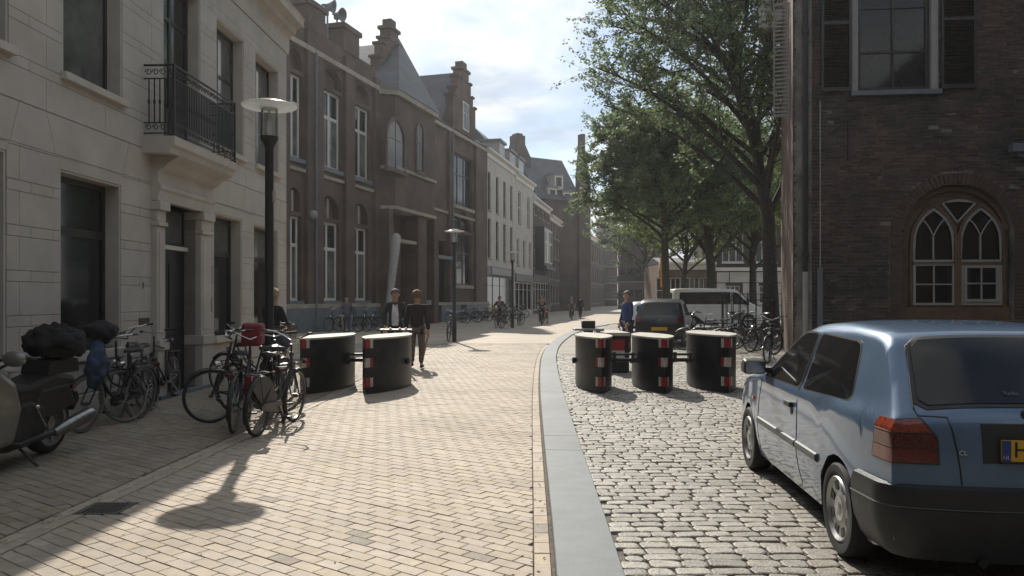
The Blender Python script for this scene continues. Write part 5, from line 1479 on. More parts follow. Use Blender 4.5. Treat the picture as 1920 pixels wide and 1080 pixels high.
# ------------------------------------------------------------------ cars
def chaikin(pts, n=2):
    for _ in range(n):
        out = [pts[0]]
        for a, b in zip(pts, pts[1:]):
            out.append(tuple(a[i]*.75 + b[i]*.25 for i in range(len(a)))); out.append(tuple(a[i]*.25 + b[i]*.75 for i in range(len(a))))
        out.append(pts[-1]); pts = out
    return pts
class Car:
    """a body skin from its outline seen from the side; x forward from the rear axle, y to the left"""
    def __init__(s, top, W, wb, rw, z_sill, belt, tumble, arch, plan=(.06,.10), crown=None):
        s.top = chaikin(top, 2)     # (x, z, crown) from the rear to the front
        s.W, s.wb, s.rw, s.zs, s.belt, s.tumble, s.arch, s.plan = W, wb, rw, z_sill, belt, tumble, arch, plan
        s.x0, s.x1 = s.top[0][0], s.top[-1][0]
    def low(s, x):
        z = s.zs
        for xw in (0, s.wb):
            d = abs(x - xw)
            if d < s.arch: z = max(z, s.rw + math.sqrt(s.arch**2 - d*d))
        e = min(x - s.x0, s.x1 - x)
        if e < .25: z = max(z, s.zs + (.25 - e) * .45)
        return z
    def hw(s, x, z):
        y = s.W
        t = (x - s.x0) / .9
        if t < 1: y -= s.plan[0] * (1 - max(t, 0))**2
        t = (s.x1 - x) / 1.1
        if t < 1: y -= s.plan[1] * (1 - max(t, 0))**2
        if z < .5: y -= .05 * ((.5 - z) / .3)**2
        elif z < s.belt: y -= .012 * ((z - .5) / (s.belt - .5))
        else: y -= .012 + .02 * min(1, (z - s.belt) / .10) + (z - s.belt) * s.tumble
        return y
    def skin(s, mt, parent, cover=None):
        vs = []; fs = []; NR = 26; NC = 14; cols_ = []
        T = s.top; n = len(T)
        for i, (x, z, cr) in enumerate(T):
            a = T[max(i-1, 0)]; b = T[min(i+1, n-1)]
            t = Vector((b[0]-a[0], b[1]-a[1])).normalized(); nrm = Vector((-t.y, t.x))
            zl = min(s.low(x), z - .001); row = []
            for j in range(NR + 1):
                k = j / NR
                zz = zl + (z - zl) * k
                y = s.hw(x, zz) 
                e = (z - zz); rad = .05
                if e < rad: y -= rad * (1 - math.sqrt(max(0, 1 - (1 - e/rad)**2))) * .75
                row.append((x, y, zz))
            yt = row[-1][1]; nt_ = []
            for j in range(1, NC):
                v = 1 - 2*j/NC; c = cr * (1 - abs(v)**3.2)
                nt_.append((x + nrm.x*c, yt*v, z + nrm.y*c))
            cols_.append(row + nt_ + [(p[0], -p[1], p[2]) for p in reversed(row)])
        m = len(cols_[0])
        for c in cols_: vs += c
        for i in range(n-1):
            for j in range(m-1):
                fs.append((i*m+j, i*m+j+1, (i+1)*m+j+1, (i+1)*m+j))
        return MB().add(vs, fs).build('body', mt, parent, smooth=38, fixn=True)
    def side_patch(s, pts, off, mt, parent, name, side=1, th=.004):
        """a panel on the flank: outline in (x, z)"""
        n = len(pts)
        c = (sum(p[0] for p in pts)/n, sum(p[1] for p in pts)/n)
        vs = [(c[0], side*(s.hw(*c)+off), c[1])] + [(p[0], side*(s.hw(*p)+off), p[1]) for p in pts]
        vs2 = [(p[0], side*(s.hw(*p)+off-th*3), p[1]) for p in pts]
        fs = [(0, 1+i, 1+(i+1) % n) for i in range(n)]
        fs += [(1+i, 1+n+i, 1+n+(i+1) % n, 1+(i+1) % n) for i in range(n)]
        return MB().add(vs + vs2, fs).build(name, mt, parent, fixn=True)
    def rear_pt(s, v, z, off=0.0):
        """point on the tail at height z, v in -1..1 across"""
        T = s.top; i = 0
        while i < len(T)-2 and T[i+1][1] < z: i += 1
        a, b = T[i], T[i+1]; k = 0 if abs(b[1]-a[1]) < 1e-6 else min(1, max(0, (z-a[1])/(b[1]-a[1])))
        x = a[0]+(b[0]-a[0])*k; cr = a[2]+(b[2]-a[2])*k
        t = Vector((b[0]-a[0], b[1]-a[1])).normalized(); nrm = Vector((-t.y, t.x))
        y = s.hw(x, z) - .037
        c = cr*(1-abs(v)**3.2)
        return Vector((x + nrm.x*(c+off), y*v, z + nrm.y*(c+off)))
    def rear_patch(s, pts, off, mt, parent, name, th=.012, nx=10):
        """outline in (y metres, z) on the tail, gridded between its left and right edges"""
        zs = [p[1] for p in pts]; z0, z1 = min(zs), max(zs); NZ = 10; vs = []; fs = []
        for i in range(NZ+1):
            z = z0 + (z1-z0)*i/NZ; zc = min(max(z, z0+1e-4), z1-1e-4); xs = []
            for a, b in zip(pts, pts[1:]+pts[:1]):
                if (a[1]-zc)*(b[1]-zc) <= 0 and a[1] != b[1]: xs.append(a[0]+(b[0]-a[0])*(zc-a[1])/(b[1]-a[1]))
            ya, yb = min(xs), max(xs)
            for j in range(nx+1):
                y = ya+(yb-ya)*j/nx; p0 = s.rear_pt(0, z); w = s.hw(p0.x, z)-.037
                v = max(-1, min(1, y/w)); vs.append(tuple(s.rear_pt(v, z, off)))
        for i in range(NZ):
            for j in range(nx): a = i*(nx+1)+j; fs.append((a, a+1, a+nx+2, a+nx+1))
        edge = [j for j in range(nx+1)] + [i*(nx+1)+nx for i in range(1, NZ+1)] + [NZ*(nx+1)+j for j in range(nx-1, -1, -1)] + [i*(nx+1) for i in range(NZ-1, 0, -1)]
        o_ = len(vs); vs += [(vs[e][0]+th, vs[e][1], vs[e][2]) for e in edge]; ne = len(edge)
        for k in range(ne): k2 = (k+1) % ne; fs.append((edge[k], o_+k, o_+k2, edge[k2]))
        return MB().add(vs, fs).build(name, mt, parent, smooth=40)
def rounded(pts, r, n=4):
    out = []; m = len(pts)
    for i in range(m):
        p, a, b = Vector(pts[i]), Vector(pts[i-1]), Vector(pts[(i+1) % m])
        da = (a-p); db = (b-p); ra = min(r, da.length*.45); rb = min(r, db.length*.45)
        p0 = p + da.normalized()*ra; p1 = p + db.normalized()*rb
        for k in range(n+1):
            t = k/n; q = p0*(1-t)**2 + p*2*t*(1-t) + p1*t*t; out.append((q.x, q.y))
    return out
def seam(car, pts, parent, side=1, w=.005, name='door_seam'):
    mb = MB()
    for a, b in zip(pts, pts[1:]):
        n = max(1, int(math.hypot(b[0]-a[0], b[1]-a[1]) / .08))
        q = [(a[0]+(b[0]-a[0])*k/n, a[1]+(b[1]-a[1])*k/n) for k in range(n+1)]
        mb.tube([(p[0], side*(car.hw(*p)+.0005), p[1]) for p in q], w*.6, 4, caps=False)
    return mb.build(name, M['rubber'], parent)
def car_wheel(parent, x, y, r, w, caps='slots', side=1):
    s_ = side
    rim = MB().lathe([(.0,.055),(.03,.055),(.045,.045),(.075,.048),(.10,.034),(r*.60,.040),(r*.635,.050),(r*.67,.060),(r*.70,.050),(r*.70,-w*.5+.02),(r*.62,-w*.5+.02)], 40, (0,0,0), 'y')
    rim.v = [(a, b*s_ + s_*(w/2-.06), c) for a, b, c in rim.v]
    o = rim.build('wheel', M['alu'], parent, smooth=35, fixn=True); o.location = (x, y, r)
    ty = MB().lathe([(r*.69,-w*.44),(r*.78,-w*.5),(r*.93,-w*.5),(r*.985,-w*.40),(r,-w*.2),(r,w*.2),(r*.985,w*.40),(r*.93,w*.5),(r*.78,w*.5),(r*.69,w*.44)], 44, (0,0,0), 'y', closed=True)
    ty.build('tyre', M['tyre'], o, smooth=40)
    n = 8
    for k in range(n):
        a = 2*math.pi*(k+.5)/n; rr_ = r*.49
        pts = [(.030, -.030), (.030, .030), (-.026, .018), (-.026, -.018)]
        yy = s_*(w/2 - .06 + .0415)
        vs = []
        for dx, dz in pts:
            px = (rr_+dx)*math.cos(a) - dz*math.sin(a)*1.2; pz = (rr_+dx)*math.sin(a) + dz*math.cos(a)*1.2
            vs.append((px, yy, pz))
        vs2 = [(v[0], yy-.012*s_, v[2]) for v in vs]
        MB().add(vs+vs2, [(0,1,2,3),(0,4,5,1),(1,5,6,2),(2,6,7,3),(3,7,4,0)]).build('slot', M['rubber'], o, fixn=True)
    return o
def car_common(car, root, mt, r, w, track, wb):
    car.skin(mt, root)
    for x in (0, wb):
        for s_ in (1, -1): car_wheel(root, x, s_*(track/2), r, w, side=s_)
    mb = MB()
    for x in (0, wb):
        for s_ in (1, -1):
            a = [(x + (car.arch+.005)*math.cos(R(k)), car.rw + (car.arch+.005)*math.sin(R(k))) for k in range(-10, 191, 10)]
            vs = [(p[0], s_*(car.hw(p[0], p[1])-.012), p[1]) for p in a] + [(p[0], s_*.5, p[1]) for p in a]; n = len(a)
            mb.add(vs, [(i, i+1, n+i+1, n+i) for i in range(n-1)])
            mb.add([(x-car.arch, s_*.5, .1), (x+car.arch, s_*.5, .1), (x+car.arch, s_*.5, .75), (x-car.arch, s_*.5, .75)], [(0,1,2,3)])
    mb.box(car.x0+.25, car.x1-.25, -car.W*.6, car.W*.6, .2, .5)
    mb.build('wheel_housing', M['rubber'], root)

# blue hatchback
top = [(-.70,.38,.065),(-.705,.50,.065),(-.70,.70,.065),(-.685,.90,.06),(-.665,.965,.055),(-.63,1.0,.05),(-.38,1.27,.045),(-.29,1.36,.04),(-.20,1.395,.03),(-.05,1.412,.03),(.5,1.43,.03),(1.0,1.41,.03),(1.25,1.355,.035),(1.36,1.315,.045),(1.7,1.14,.06),(2.02,.955,.08),(2.12,.925,.06),(2.6,.87,.05),(2.95,.78,.06),(3.13,.66,.08),(3.17,.52,.10),(3.17,.38,.10)]
gc_ = Car(top, .845, 2.475, .29, .20, .905, .36, .335)
CX, CY, CH = 2.862, 4.765, R(90-4.6)
hat = empty('blue_hatchback', (CX, CY, 0), CH, 'metallic blue three door hatchback parked on the setts at the right', 'car')
car_common(gc_, hat, M['carpaint'], .29, .175, 1.50, 2.475)
for s_ in (1, -1):
    qw = rounded([(.82,.950),(-.09,.980),(-.04,1.10),(.06,1.325),(.84,1.345)], .06)
    dw = rounded([(1.89,.940),(.91,.950),(.93,1.345),(1.20,1.335),(1.33,1.285)], .035)
    for q, nm in ((qw, 'rear_side_window'), (dw, 'door_window')):
        c = Vector((sum(p[0] for p in q)/len(q), sum(p[1] for p in q)/len(q)))
        big = [tuple(c + (Vector(p)-c)*1.0 + (Vector(p)-c).normalized()*.018) for p in q]
        gc_.side_patch(big, .003, M['rubber'], hat, 'window_seal', s_)
        gc_.side_patch(q, .0065, M['carglass'], hat, nm, s_)
    seam(gc_, [(.88,1.34),(.87,.93),(.86,.50),(.80,.26)], hat, s_)
    seam(gc_, [(1.93,.90),(2.02,.72),(2.06,.50),(2.04,.28)], hat, s_)
    seam(gc_, [(.80,.265),(2.04,.265)], hat, s_)
    seam(gc_, [(2.10,.88),(2.55,.82),(2.95,.72)], hat, s_, name='bonnet_seam')
    # rubbing strip
    for (a, b) in ((.37, .85), (.88, 2.03)):
        n = 10; vs = []; fs = []
        for i in range(n+1):
            x = a+(b-a)*i/n; y = gc_.hw(x, .53)
            vs += [(x,s_*(y-.002),.50),(x,s_*(y+.014),.508),(x,s_*(y+.018),.53),(x,s_*(y+.014),.552),(x,s_*(y-.002),.56)]
            if i:
                for k in range(4): fs.append((5*i-5+k, 5*i-4+k, 5*i+1+k, 5*i+k))
        fs += [(0,1,2,3,4), tuple(5*n+k for k in (4,3,2,1,0))]
        MB().add(vs, fs).build('rubbing_strip', M['rubber'] if False else mat('strip_plastic', (.07,.08,.085), .45, .1, 5), hat, fixn=True)
    y = gc_.hw(1.02, .80)
    dh = MB().box(.97, 1.13, min(s_*(y-.01), s_*(y+.03)), max(s_*(y-.01), s_*(y+.03)), .785, .825).build('door_handle', M['rubber'], hat, bevel=.008)
    MB().lathe([(.0,-.004),(.028,-.004),(.028,.004),(.0,.004)], 14, (1.00, s_*(y+.002), .755), 'y').build('lock', M['rubber'], dh)
    y = gc_.hw(1.80, .98)
    mi = MB().prism([(1.76,.955),(1.74,1.07),(1.83,1.085),(1.90,1.05),(1.90,.965)], min(s_*(y+.05), s_*(y+.235)), max(s_*(y+.05), s_*(y+.235))).build('mirror', M['rubber'], hat, bevel=.022)
    MB().prism([(1.80,.97),(1.80,1.01),(1.88,1.0),(1.90,.96)], min(s_*(y-.03), s_*(y+.06)), max(s_*(y-.03), s_*(y+.06))).build('mirror_foot', M['rubber'], mi)
    MB().add([(1.752,s_*(y+.065),.97),(1.752,s_*(y+.22),.97),(1.742,s_*(y+.22),1.06),(1.742,s_*(y+.065),1.06)], [(0,1,2,3)]).build('mirror_glass', M['chrome'], mi)
    y = gc_.hw(2.22, .70); MB().box(2.20, 2.26, min(s_*(y-.01), s_*(y+.012)), max(s_*(y-.01), s_*(y+.012)), .685, .72).build('side_repeater', M['amber'], hat, bevel=.005)
    # tail light wrapping the corner: a black seal, the lenses, the dark ribs between them
    def lamp_shell(nm, z0_, z1_, mt, off=.006, grow=0.0, parent=hat):
        vs = []; fs = []; H = 8
        for i in range(H+1):
            z = z0_ + (z1_-z0_)*i/H
            yin = .565 - (z-.722)*.0 + max(0, (z-.86))*.75 - grow
            path = []; xs0 = -.50 - (z-.72)*.10 + grow
            for k in range(5): x = xs0 + (-.66 - xs0)*k/4; path.append(Vector((x, gc_.hw(x, z)+off, z)))
            w_ = gc_.hw(-.69, z)-.037
            for k in range(10):
                yy = w_*.995 - (w_*.995 - yin)*k/9; path.append(gc_.rear_pt(yy/w_, z, off+.004))
            pe = gc_.rear_pt(1.0, z, .0); path[4].x = pe.x + .02; path.insert(5, Vector((pe.x - .002 - off, gc_.hw(pe.x, z)-.003+off, z)))
            for p in path: vs.append((p.x, s_*p.y, p.z))
        m = 16
        for i in range(H):
            for k in range(m-1): fs.append((i*m+k, i*m+k+1, (i+1)*m+k+1, (i+1)*m+k))
        return MB().add(vs, fs).build(nm, mt, parent, smooth=60, fixn=True)
    tl_ = lamp_shell('tail_light', .722, .955, M['rubber'], .003, .012)
    lamp_shell('red_lens', .728, .80, M['taillight'], parent=tl_)
    lamp_shell('smoked_lens', .804, .878, mat('lens_dark', (.07,.008,.008), .10, .3, 60, coat=.6), parent=tl_)
    lamp_shell('amber_lens', .884, .950, mat('light_orange', (.22,.035,.015), .10, .3, 60, coat=.6), parent=tl_)
# rear window, tailgate seams
rw_ = rounded([(-.615,1.005),(.615,1.005),(.535,1.340),(-.535,1.340)], .05)
big = rounded([(-.640,.985),(.640,.985),(.556,1.358),(-.556,1.358)], .06)
gc_.rear_patch(big, .004, M['rubber'], hat, 'window_seal', nx=16)
gc_.rear_patch(rw_, .009, M['carglass'], hat, 'rear_window', nx=16)
for s_ in (1, -1):
    mb = MB(); pts = [gc_.rear_pt(s_*.93, z, .001) for z in (1.34,1.2,1.05,.97)] + [gc_.rear_pt(s_*.60, z, .001) for z in (.955,.9,.8,.72,.60)]
    pts = [gc_.rear_pt(s_*v, z, .001) for v, z in ((.90,1.335),(.92,1.25),(.93,1.12),(.93,1.0),(.90,.965),(.70,.955),(.655,.90),(.63,.80),(.61,.70),(.60,.62))]
    mb.tube(pts, .0045, 4, caps=False).build('tailgate_seam', M['rubber'], hat)
# plate recess, plate, letters
gc_.rear_patch([(-.34,.735),(.34,.735),(.34,.925),(-.34,.925)], .004, M['rubber'], hat, 'plate_recess')
xr = gc_.rear_pt(0, .82, .012).x
pl_ = MB().box(xr-.014, xr-.004, -.26, .26, .755, .865).build('number_plate', M['yellowplate'], hat)
MB().box(xr-.016, xr-.0145, .215, .26, .756, .864).build('plate_band', M['blueplate'], pl_)
MB().box(xr-.018, xr-.003, -.262, .262, .742, .754).build('plate_holder', M['rubber'], pl_)
txt('HF', .115, (xr-.016, .135, .812), (R(90), 0, R(-90)), M['iron'], pl_, 'lettering', .001)
txt('NL', .030, (xr-.0175, .238, .775), (R(90), 0, R(-90)), M['refwhite'], pl_, 'lettering', .0006)
pb_ = gc_.rear_pt(.52, .83, .004)
txt('CL', .035, (pb_.x-.003, .44, .79), (R(90), 0, R(-90)), M['chrome'], hat, 'badge', .002)
# wiper and washer at the tailgate
p = gc_.rear_pt(.12, .985, .02)
wp = MB().lathe([(.0,-.03),(.03,-.025),(.03,.02),(.0,.03)], 12, (p.x, .10, .985), 'x').tube([(p.x-.012, .10, .985), tuple(gc_.rear_pt(-.25, 1.03, .035)), tuple(gc_.rear_pt(-.55, 1.05, .03))], .009, 5).build('wiper', M['rubber'], hat)
txt('Radio', .034, tuple(gc_.rear_pt(.20, 1.05, .012) + Vector((-.003,0,0))), (R(90-35), 0, R(-90)), M['lead'], hat, 'sticker', .0005)
# rear bumper: dark shell round the tail from arch to arch
prof = [(.0,.22),(.020,.26),(.036,.36),(.042,.44),(.045,.56),(.034,.605),(.0,.615)]
path = [(x, 1) for x in (-.33,-.40,-.48,-.56,-.62,-.66)]
vs = []; fs = []
def bump_path(z):
    out = []
    for x in (-.345,-.42,-.50,-.58,-.64): out.append((Vector((x, gc_.hw(x, z), z)), Vector((0,1,0))))
    w_ = gc_.hw(-.69, z)-.037
    for k in range(17):
        v = 1 - k/8; p = gc_.rear_pt(v*.985, z, 0); a = max(0, abs(v)-.7)/.3
        out.append((p, Vector((-1+a*.4, math.copysign(a*.9, v) if abs(v) > .7 else 0, 0)).normalized()))
    out += [(Vector((p.x, -p.y, p.z)), Vector((n_.x, -n_.y, 0))) for p, n_ in reversed(out[:5])]
    return out
for d, z in prof:
    for p, n_ in bump_path(z): q = p + n_*(d+.004); vs.append(tuple(q))
m = len(bump_path(.4))
for i in range(len(prof)-1):
    for k in range(m-1): fs.append((i*m+k, i*m+k+1, (i+1)*m+k+1, (i+1)*m+k))
MB().add(vs, fs).build('rear_bumper', mat('bumper_plastic', (.020,.021,.022), .42, .15, 6, bump=.1), hat, smooth=50, fixn=True)
mb = MB(); pth = bump_path(.50); mb.tube([tuple(p + n_*.049) for p, n_ in pth], .006, 5, caps=False); mb.build('bumper_groove', M['rubber'], hat)
MB().box(-.68,-.30,-.62,.62,.22,.36).build('underbody', M['rubber'], hat, bevel=.03)
MB().tube([(-.60,.35,.24),(-.80,.36,.23)], .025, 10).build('exhaust_pipe', M['iron'], hat)

# black car seen from behind
top = [(-.62,.40,.10),(-.64,.55,.10),(-.62,.85,.09),(-.56,1.0,.08),(-.38,1.38,.05),(-.25,1.50,.04),(.1,1.56,.03),(.9,1.58,.03),(1.5,1.46,.04),(2.2,1.05,.06),(2.8,.95,.05),(3.2,.78,.07),(3.3,.55,.1),(3.3,.4,.1)]
bc = Car(top, .87, 2.55, .31, .22, .98, .28, .36)
bk_ = empty('black_car', (gx(1240)*26.2, 26.2, 0), R(90-16), 'black high roofed hatchback seen from behind, beside the man in the blue coat', 'car')
car_common(bc, bk_, M['blackpaint'], .31, .18, 1.52, 2.55)
bc.rear_patch(rounded([(-.60,1.04),(.60,1.04),(.50,1.42),(-.50,1.42)], .06), .006, M['carglass'], bk_, 'rear_window')
for s_ in (1, -1):
    bc.side_patch(rounded([(1.75,1.05),(.75,1.05),(.75,1.44),(1.35,1.42)], .04), .012, M['carglass'], bk_, 'side_window', s_)
    bc.side_patch(rounded([(.68,1.05),(-.15,1.06),(.0,1.38),(.68,1.44)], .04), .012, M['carglass'], bk_, 'side_window', s_)
    bc.rear_patch([(s_*.56,.82),(s_*.80,.82),(s_*.78,1.0),(s_*.62,1.0)], .012, M['taillight'], bk_, 'tail_light', nx=4)
    y = bc.hw(1.7, 1.05); MB().box(1.66,1.76,min(s_*(y+.02),s_*(y+.2)),max(s_*(y+.02),s_*(y+.2)),1.02,1.14).build('mirror', M['blackpaint'], bk_, bevel=.02)
    seam(bc, [(.72,1.46),(.71,1.0),(.68,.35)], bk_, s_)
xr = bc.rear_pt(0, .60, .012).x
MB().box(xr-.012, xr, -.26, .26, .55, .66).build('number_plate', M['yellowplate'], bk_)
MB().lathe([(0,-.01),(.05,-.008),(.05,.0),(0,.0)], 14, (bc.rear_pt(0,.90,.004).x,0,.90), 'x').build('badge', M['chrome'], bk_)
MB().box(-.70,-.55,-.80,.80,.36,.50).build('rear_bumper', M['rubber'], bk_, bevel=.03)

# van
top = [(-.95,.42,.03),(-.97,.6,.03),(-.96,1.0,.03),(-.93,1.5,.03),(-.88,1.86,.03),(-.80,1.93,.03),(-.5,1.96,.03),(1.5,1.97,.03),(2.3,1.93,.03),(2.5,1.86,.04),(3.05,1.32,.06),(3.2,1.22,.06),(3.65,1.02,.08),(3.80,.75,.1),(3.82,.45,.1)]
vc = Car(top, .95, 3.0, .33, .25, 1.15, .10, .38, plan=(.03,.10))
vx, vy = gx(1262)*42.0, 42.0
van = empty('van', (vx + .95, vy + .9, 0), R(1), 'pale grey passenger van with dark windows behind the black car', 'van')
van.scale = (1.04, 1.04, 1.09)
car_common(vc, van, M['silverpaint'], .33, .2, 1.65, 3.0)
for s_ in (1, -1):
    vc.side_patch(rounded([(2.08,1.19),(-.62,1.19),(-.58,1.78),(2.08,1.80)], .05), .014, M['carglass'], van, 'side_window', s_)
    vc.side_patch(rounded([(3.02,1.19),(2.18,1.19),(2.18,1.79),(2.42,1.77)], .05), .014, M['carglass'], van, 'door_window', s_)
    seam(vc, [(2.13,1.86),(2.13,1.1),(2.10,.4)], van, s_); seam(vc, [(1.0,1.15),(1.0,.4)], van, s_); seam(vc, [(-.8,1.05),(1.9,1.05)], van, s_)
    y = vc.hw(2.95, 1.2); MB().box(2.85,2.97,min(s_*(y+.02),s_*(y+.24)),max(s_*(y+.02),s_*(y+.24)),1.14,1.36).build('mirror', M['rubber'], van, bevel=.03)
    vc.rear_patch([(s_*.74,.85),(s_*.90,.85),(s_*.88,1.25),(s_*.74,1.25)], .006, M['taillight'], van, 'tail_light', nx=4)
vc.rear_patch(rounded([(-.68,1.22),(.68,1.22),(.62,1.76),(-.62,1.76)], .05), .006, M['carglass'], van, 'rear_window')
# windscreen of the van
mb = MB(); mb.add([(2.56,-.70,1.83),(3.06,-.76,1.335),(3.06,.76,1.335),(2.56,.70,1.83)], [(0,1,2,3)]); mb.v = [(a+.05,b,c+.04) for a,b,c in mb.v]
mb.build('windscreen', M['carglass'], van)
MB().box(-1.03,-.9,-.9,.9,.40,.58).build('rear_bumper', M['silverpaint'], van, bevel=.03)
# light car far behind
wc = Car([(x, z*.93, c) for x, z, c in bc.top[::3]] + [bc.top[-1]], .84, 2.5, .29, .2, .92, .3, .33)
wh = empty('white_car', (gx(1214)*35.5, 35.5, 0), R(84), 'white car just showing past the man in the blue coat', 'car')
car_common(wc, wh, M['whitepaint'], .29, .17, 1.5, 2.5)
wc.rear_patch(rounded([(-.55,.98),(.55,.98),(.48,1.28),(-.48,1.28)], .06), .006, M['carglass'], wh, 'rear_window')
for s_ in (1, -1): wc.side_patch(rounded([(1.6,.99),(.0,.99),(.1,1.30),(1.2,1.33)], .04), .012, M['carglass'], wh, 'side_window', s_)

# iron fence round the tree and the orange sign
t = empty('tree_fence', (gx(1428)*27.5, 27.5, 0), 0, 'black iron railing of upright spikes round the big tree', 'fence')
bm_ = MB().box(-.012,.012,-.012,.012,0,1.75).lathe([(.02,1.75),(.0,1.88)], 5).mesh('railing_bar', M['iron'])
for i in range(20):
    a = 2*math.pi*i/20; link_mesh('railing_bar', bm_, t, (.95*math.cos(a)-.0, .95*math.sin(a)+1.6, 0))
for z in (.25, 1.55): MB().tube([(.95*math.cos(2*math.pi*i/20), .95*math.sin(2*math.pi*i/20)+1.6, z) for i in range(20)], .016, 5, closed=True).build('rail', M['iron'], t)
t = empty('sign_post', (gx(1244)*41, 41, 0), 0, 'narrow upright orange banner on a post left of the slim tree', 'sign')
MB().tube([(0,0,0),(0,0,4.0)], .035, 8).build('post', M['lead'], t); MB().box(-.18,.16,-.03,-.04+.02,2.2,3.8).build('banner', M['orange'], t)
t = empty('stone_bench', tuple(FB.pt(FB.s(690), -1.5)), FB.rz, 'low grey bench before the tall windows of the brick building', 'bench')
MB().box(-1.4,1.4,-.25,.25,.42,.50).build('seat', M['lead'], t, bevel=.01)
for x in (-1.1,1.1): MB().box(x-.12,x+.12,-.2,.2,0,.42).build('leg', M['lead'], t)

# ------------------------------------------------------------------ people
def skin_obj(name, joints, edges, mt, parent, sub=2, root=None):
    names = list(joints); me = bpy.data.meshes.new(name)
    me.from_pydata([joints[n][0] for n in names], [(names.index(a), names.index(b)) for a, b in edges], [])
    me.materials.append(mt)
    o = bpy.data.objects.new(name, me); col.objects.link(o); o.parent = parent
    sk = o.modifiers.new('skin', 'SKIN'); sk.use_smooth_shade = True
    for i, n in enumerate(names):
        r = joints[n][1]; r = r if isinstance(r, tuple) else (r, r)
        me.skin_vertices[0].data[i].radius = r
        me.skin_vertices[0].data[i].use_root = (n == (root or names[0]))
    ss = o.modifiers.new('sub', 'SUBSURF'); ss.levels = sub; ss.render_levels = sub
    return o
def person(loc, rz, label, top, trousers, hair, pose=None, height=1.75, shirt=None, longcoat=False, curly=False, group=None, collar=None, cat='person', shoes=(.02,.018,.016), hairvol=1.0):
    """faces -y before turning"""
    t = empty('person', loc, rz, label, 'person', group); t.scale = (height/1.75,)*3
    J = dict(pelvis=((0,0,.95),(.15,.11)), spine=((0,.01,1.12),(.135,.10)), chest=((0,.01,1.32),(.165,.115)), neck=((0,.0,1.49),.055), jaw=((0,-.02,1.57),.066),
             head=((0,-.012,1.655),.098), crown=((0,.0,1.72),.075),
             lsh=((.185,.0,1.41),.062), lel=((.245,.03,1.14),.044), lwr=((.255,-.04,.89),.030), rsh=((-.185,.0,1.41),.062), rel=((-.245,.03,1.14),.044), rwr=((-.255,-.04,.89),.030),
             lhip=((.095,0,.90),.092), lkn=((.10,-.02,.50),.062), lan=((.10,.01,.10),.042), lto=((.115,-.13,.045),.034),
             rhip=((-.095,0,.90),.092), rkn=((-.10,-.02,.50),.062), ran=((-.10,.01,.10),.042), rto=((-.115,-.13,.045),.034))
    for k, v in (pose or {}).items(): J[k] = (v, J[k][1])
    sk = {k: v for k, v in J.items()}; E = [('pelvis','spine'),('spine','chest'),('chest','neck'),('neck','jaw'),('jaw','head'),('head','crown'),
         ('chest','lsh'),('lsh','lel'),('lel','lwr'),('chest','rsh'),('rsh','rel'),('rel','rwr'),('pelvis','lhip'),('lhip','lkn'),('lkn','lan'),('lan','lto'),('pelvis','rhip'),('rhip','rkn'),('rkn','ran'),('ran','rto')]
    # hands with fingers
    for s_, sg in (('l', 1), ('r', -1)):
        wr = Vector(J[s_+'wr'][0]); el = Vector(J[s_+'el'][0]); d = (wr-el).normalized(); side = Vector((0,-1,0)) - d*Vector((0,-1,0)).dot(d); side.normalize()
        palm = wr + d*.055; sk[s_+'palm'] = (tuple(palm), (.032,.022)); E.append((s_+'wr', s_+'palm'))
        kn = palm + d*.04; sk[s_+'kn'] = (tuple(kn), (.036,.018)); E.append((s_+'palm', s_+'kn'))
        inn = side.cross(d)
        for f in range(4):
            b = kn + side*(.027-.018*f) + d*.012; l = (.070,.080,.074,.056)[f]
            sk[f'{s_}f{f}a'] = (tuple(b + d*l*.5), .0095); sk[f'{s_}f{f}b'] = (tuple(b + d*l*.85 + inn*.02*-sg), .0085); E += [(s_+'kn', f'{s_}f{f}a'), (f'{s_}f{f}a', f'{s_}f{f}b')]
        sk[s_+'tha'] = (tuple(palm + side*.045 + d*.01), .0115); sk[s_+'thb'] = (tuple(palm + side*.062 + d*.045), .010); E += [(s_+'palm', s_+'tha'), (s_+'tha', s_+'thb')]
    shrink = {'pelvis','spine','chest','lsh','rsh','lhip','rhip','lkn','rkn','lel','rel','lan','ran'}
    for k in shrink:
        r = sk[k][1]; r = r if isinstance(r, tuple) else (r, r); sk[k] = (sk[k][0], (r[0]*.9, r[1]*.9))
    skin_obj('body', sk, E, M['skin'], t, 2, 'pelvis')
    def sub(keys, grow): return {k: (J[k][0], tuple(x+grow for x in (J[k][1] if isinstance(J[k][1], tuple) else (J[k][1],)*2))) for k in keys}
    ck = ['pelvis','spine','chest','lsh','lel','lwr','rsh','rel','rwr']; c = sub(ck, .018)
    base_n = J['neck'][0]; c['col'] = ((base_n[0], base_n[1]+.012, base_n[2]-.008), .070)
    ce = [('pelvis','spine'),('spine','chest'),('chest','col'),('chest','lsh'),('lsh','lel'),('lel','lwr'),('chest','rsh'),('rsh','rel'),('rel','rwr')]
    if longcoat:
        p = J['pelvis'][0]; c['hem'] = ((p[0],p[1],p[2]-.34),(.215,.17)); ce.append(('pelvis','hem'))
    else:
        p = J['pelvis'][0]; c['hem'] = ((p[0],p[1],p[2]-.06),(.165,.125)); ce.append(('pelvis','hem'))
    skin_obj('coat' if longcoat else 'jacket', c, ce, cloth(*top), t, 2, 'pelvis')
    k = sub(['pelvis','lhip','lkn','lan','rhip','rkn','ran'], .014); k['lan'] = (k['lan'][0], .058); k['ran'] = (k['ran'][0], .058); k['pelvis'] = (k['pelvis'][0], (.145,.115))
    skin_obj('trousers', k, [('pelvis','lhip'),('lhip','lkn'),('lkn','lan'),('pelvis','rhip'),('rhip','rkn'),('rkn','ran')], cloth(*trousers), t, 2, 'pelvis')
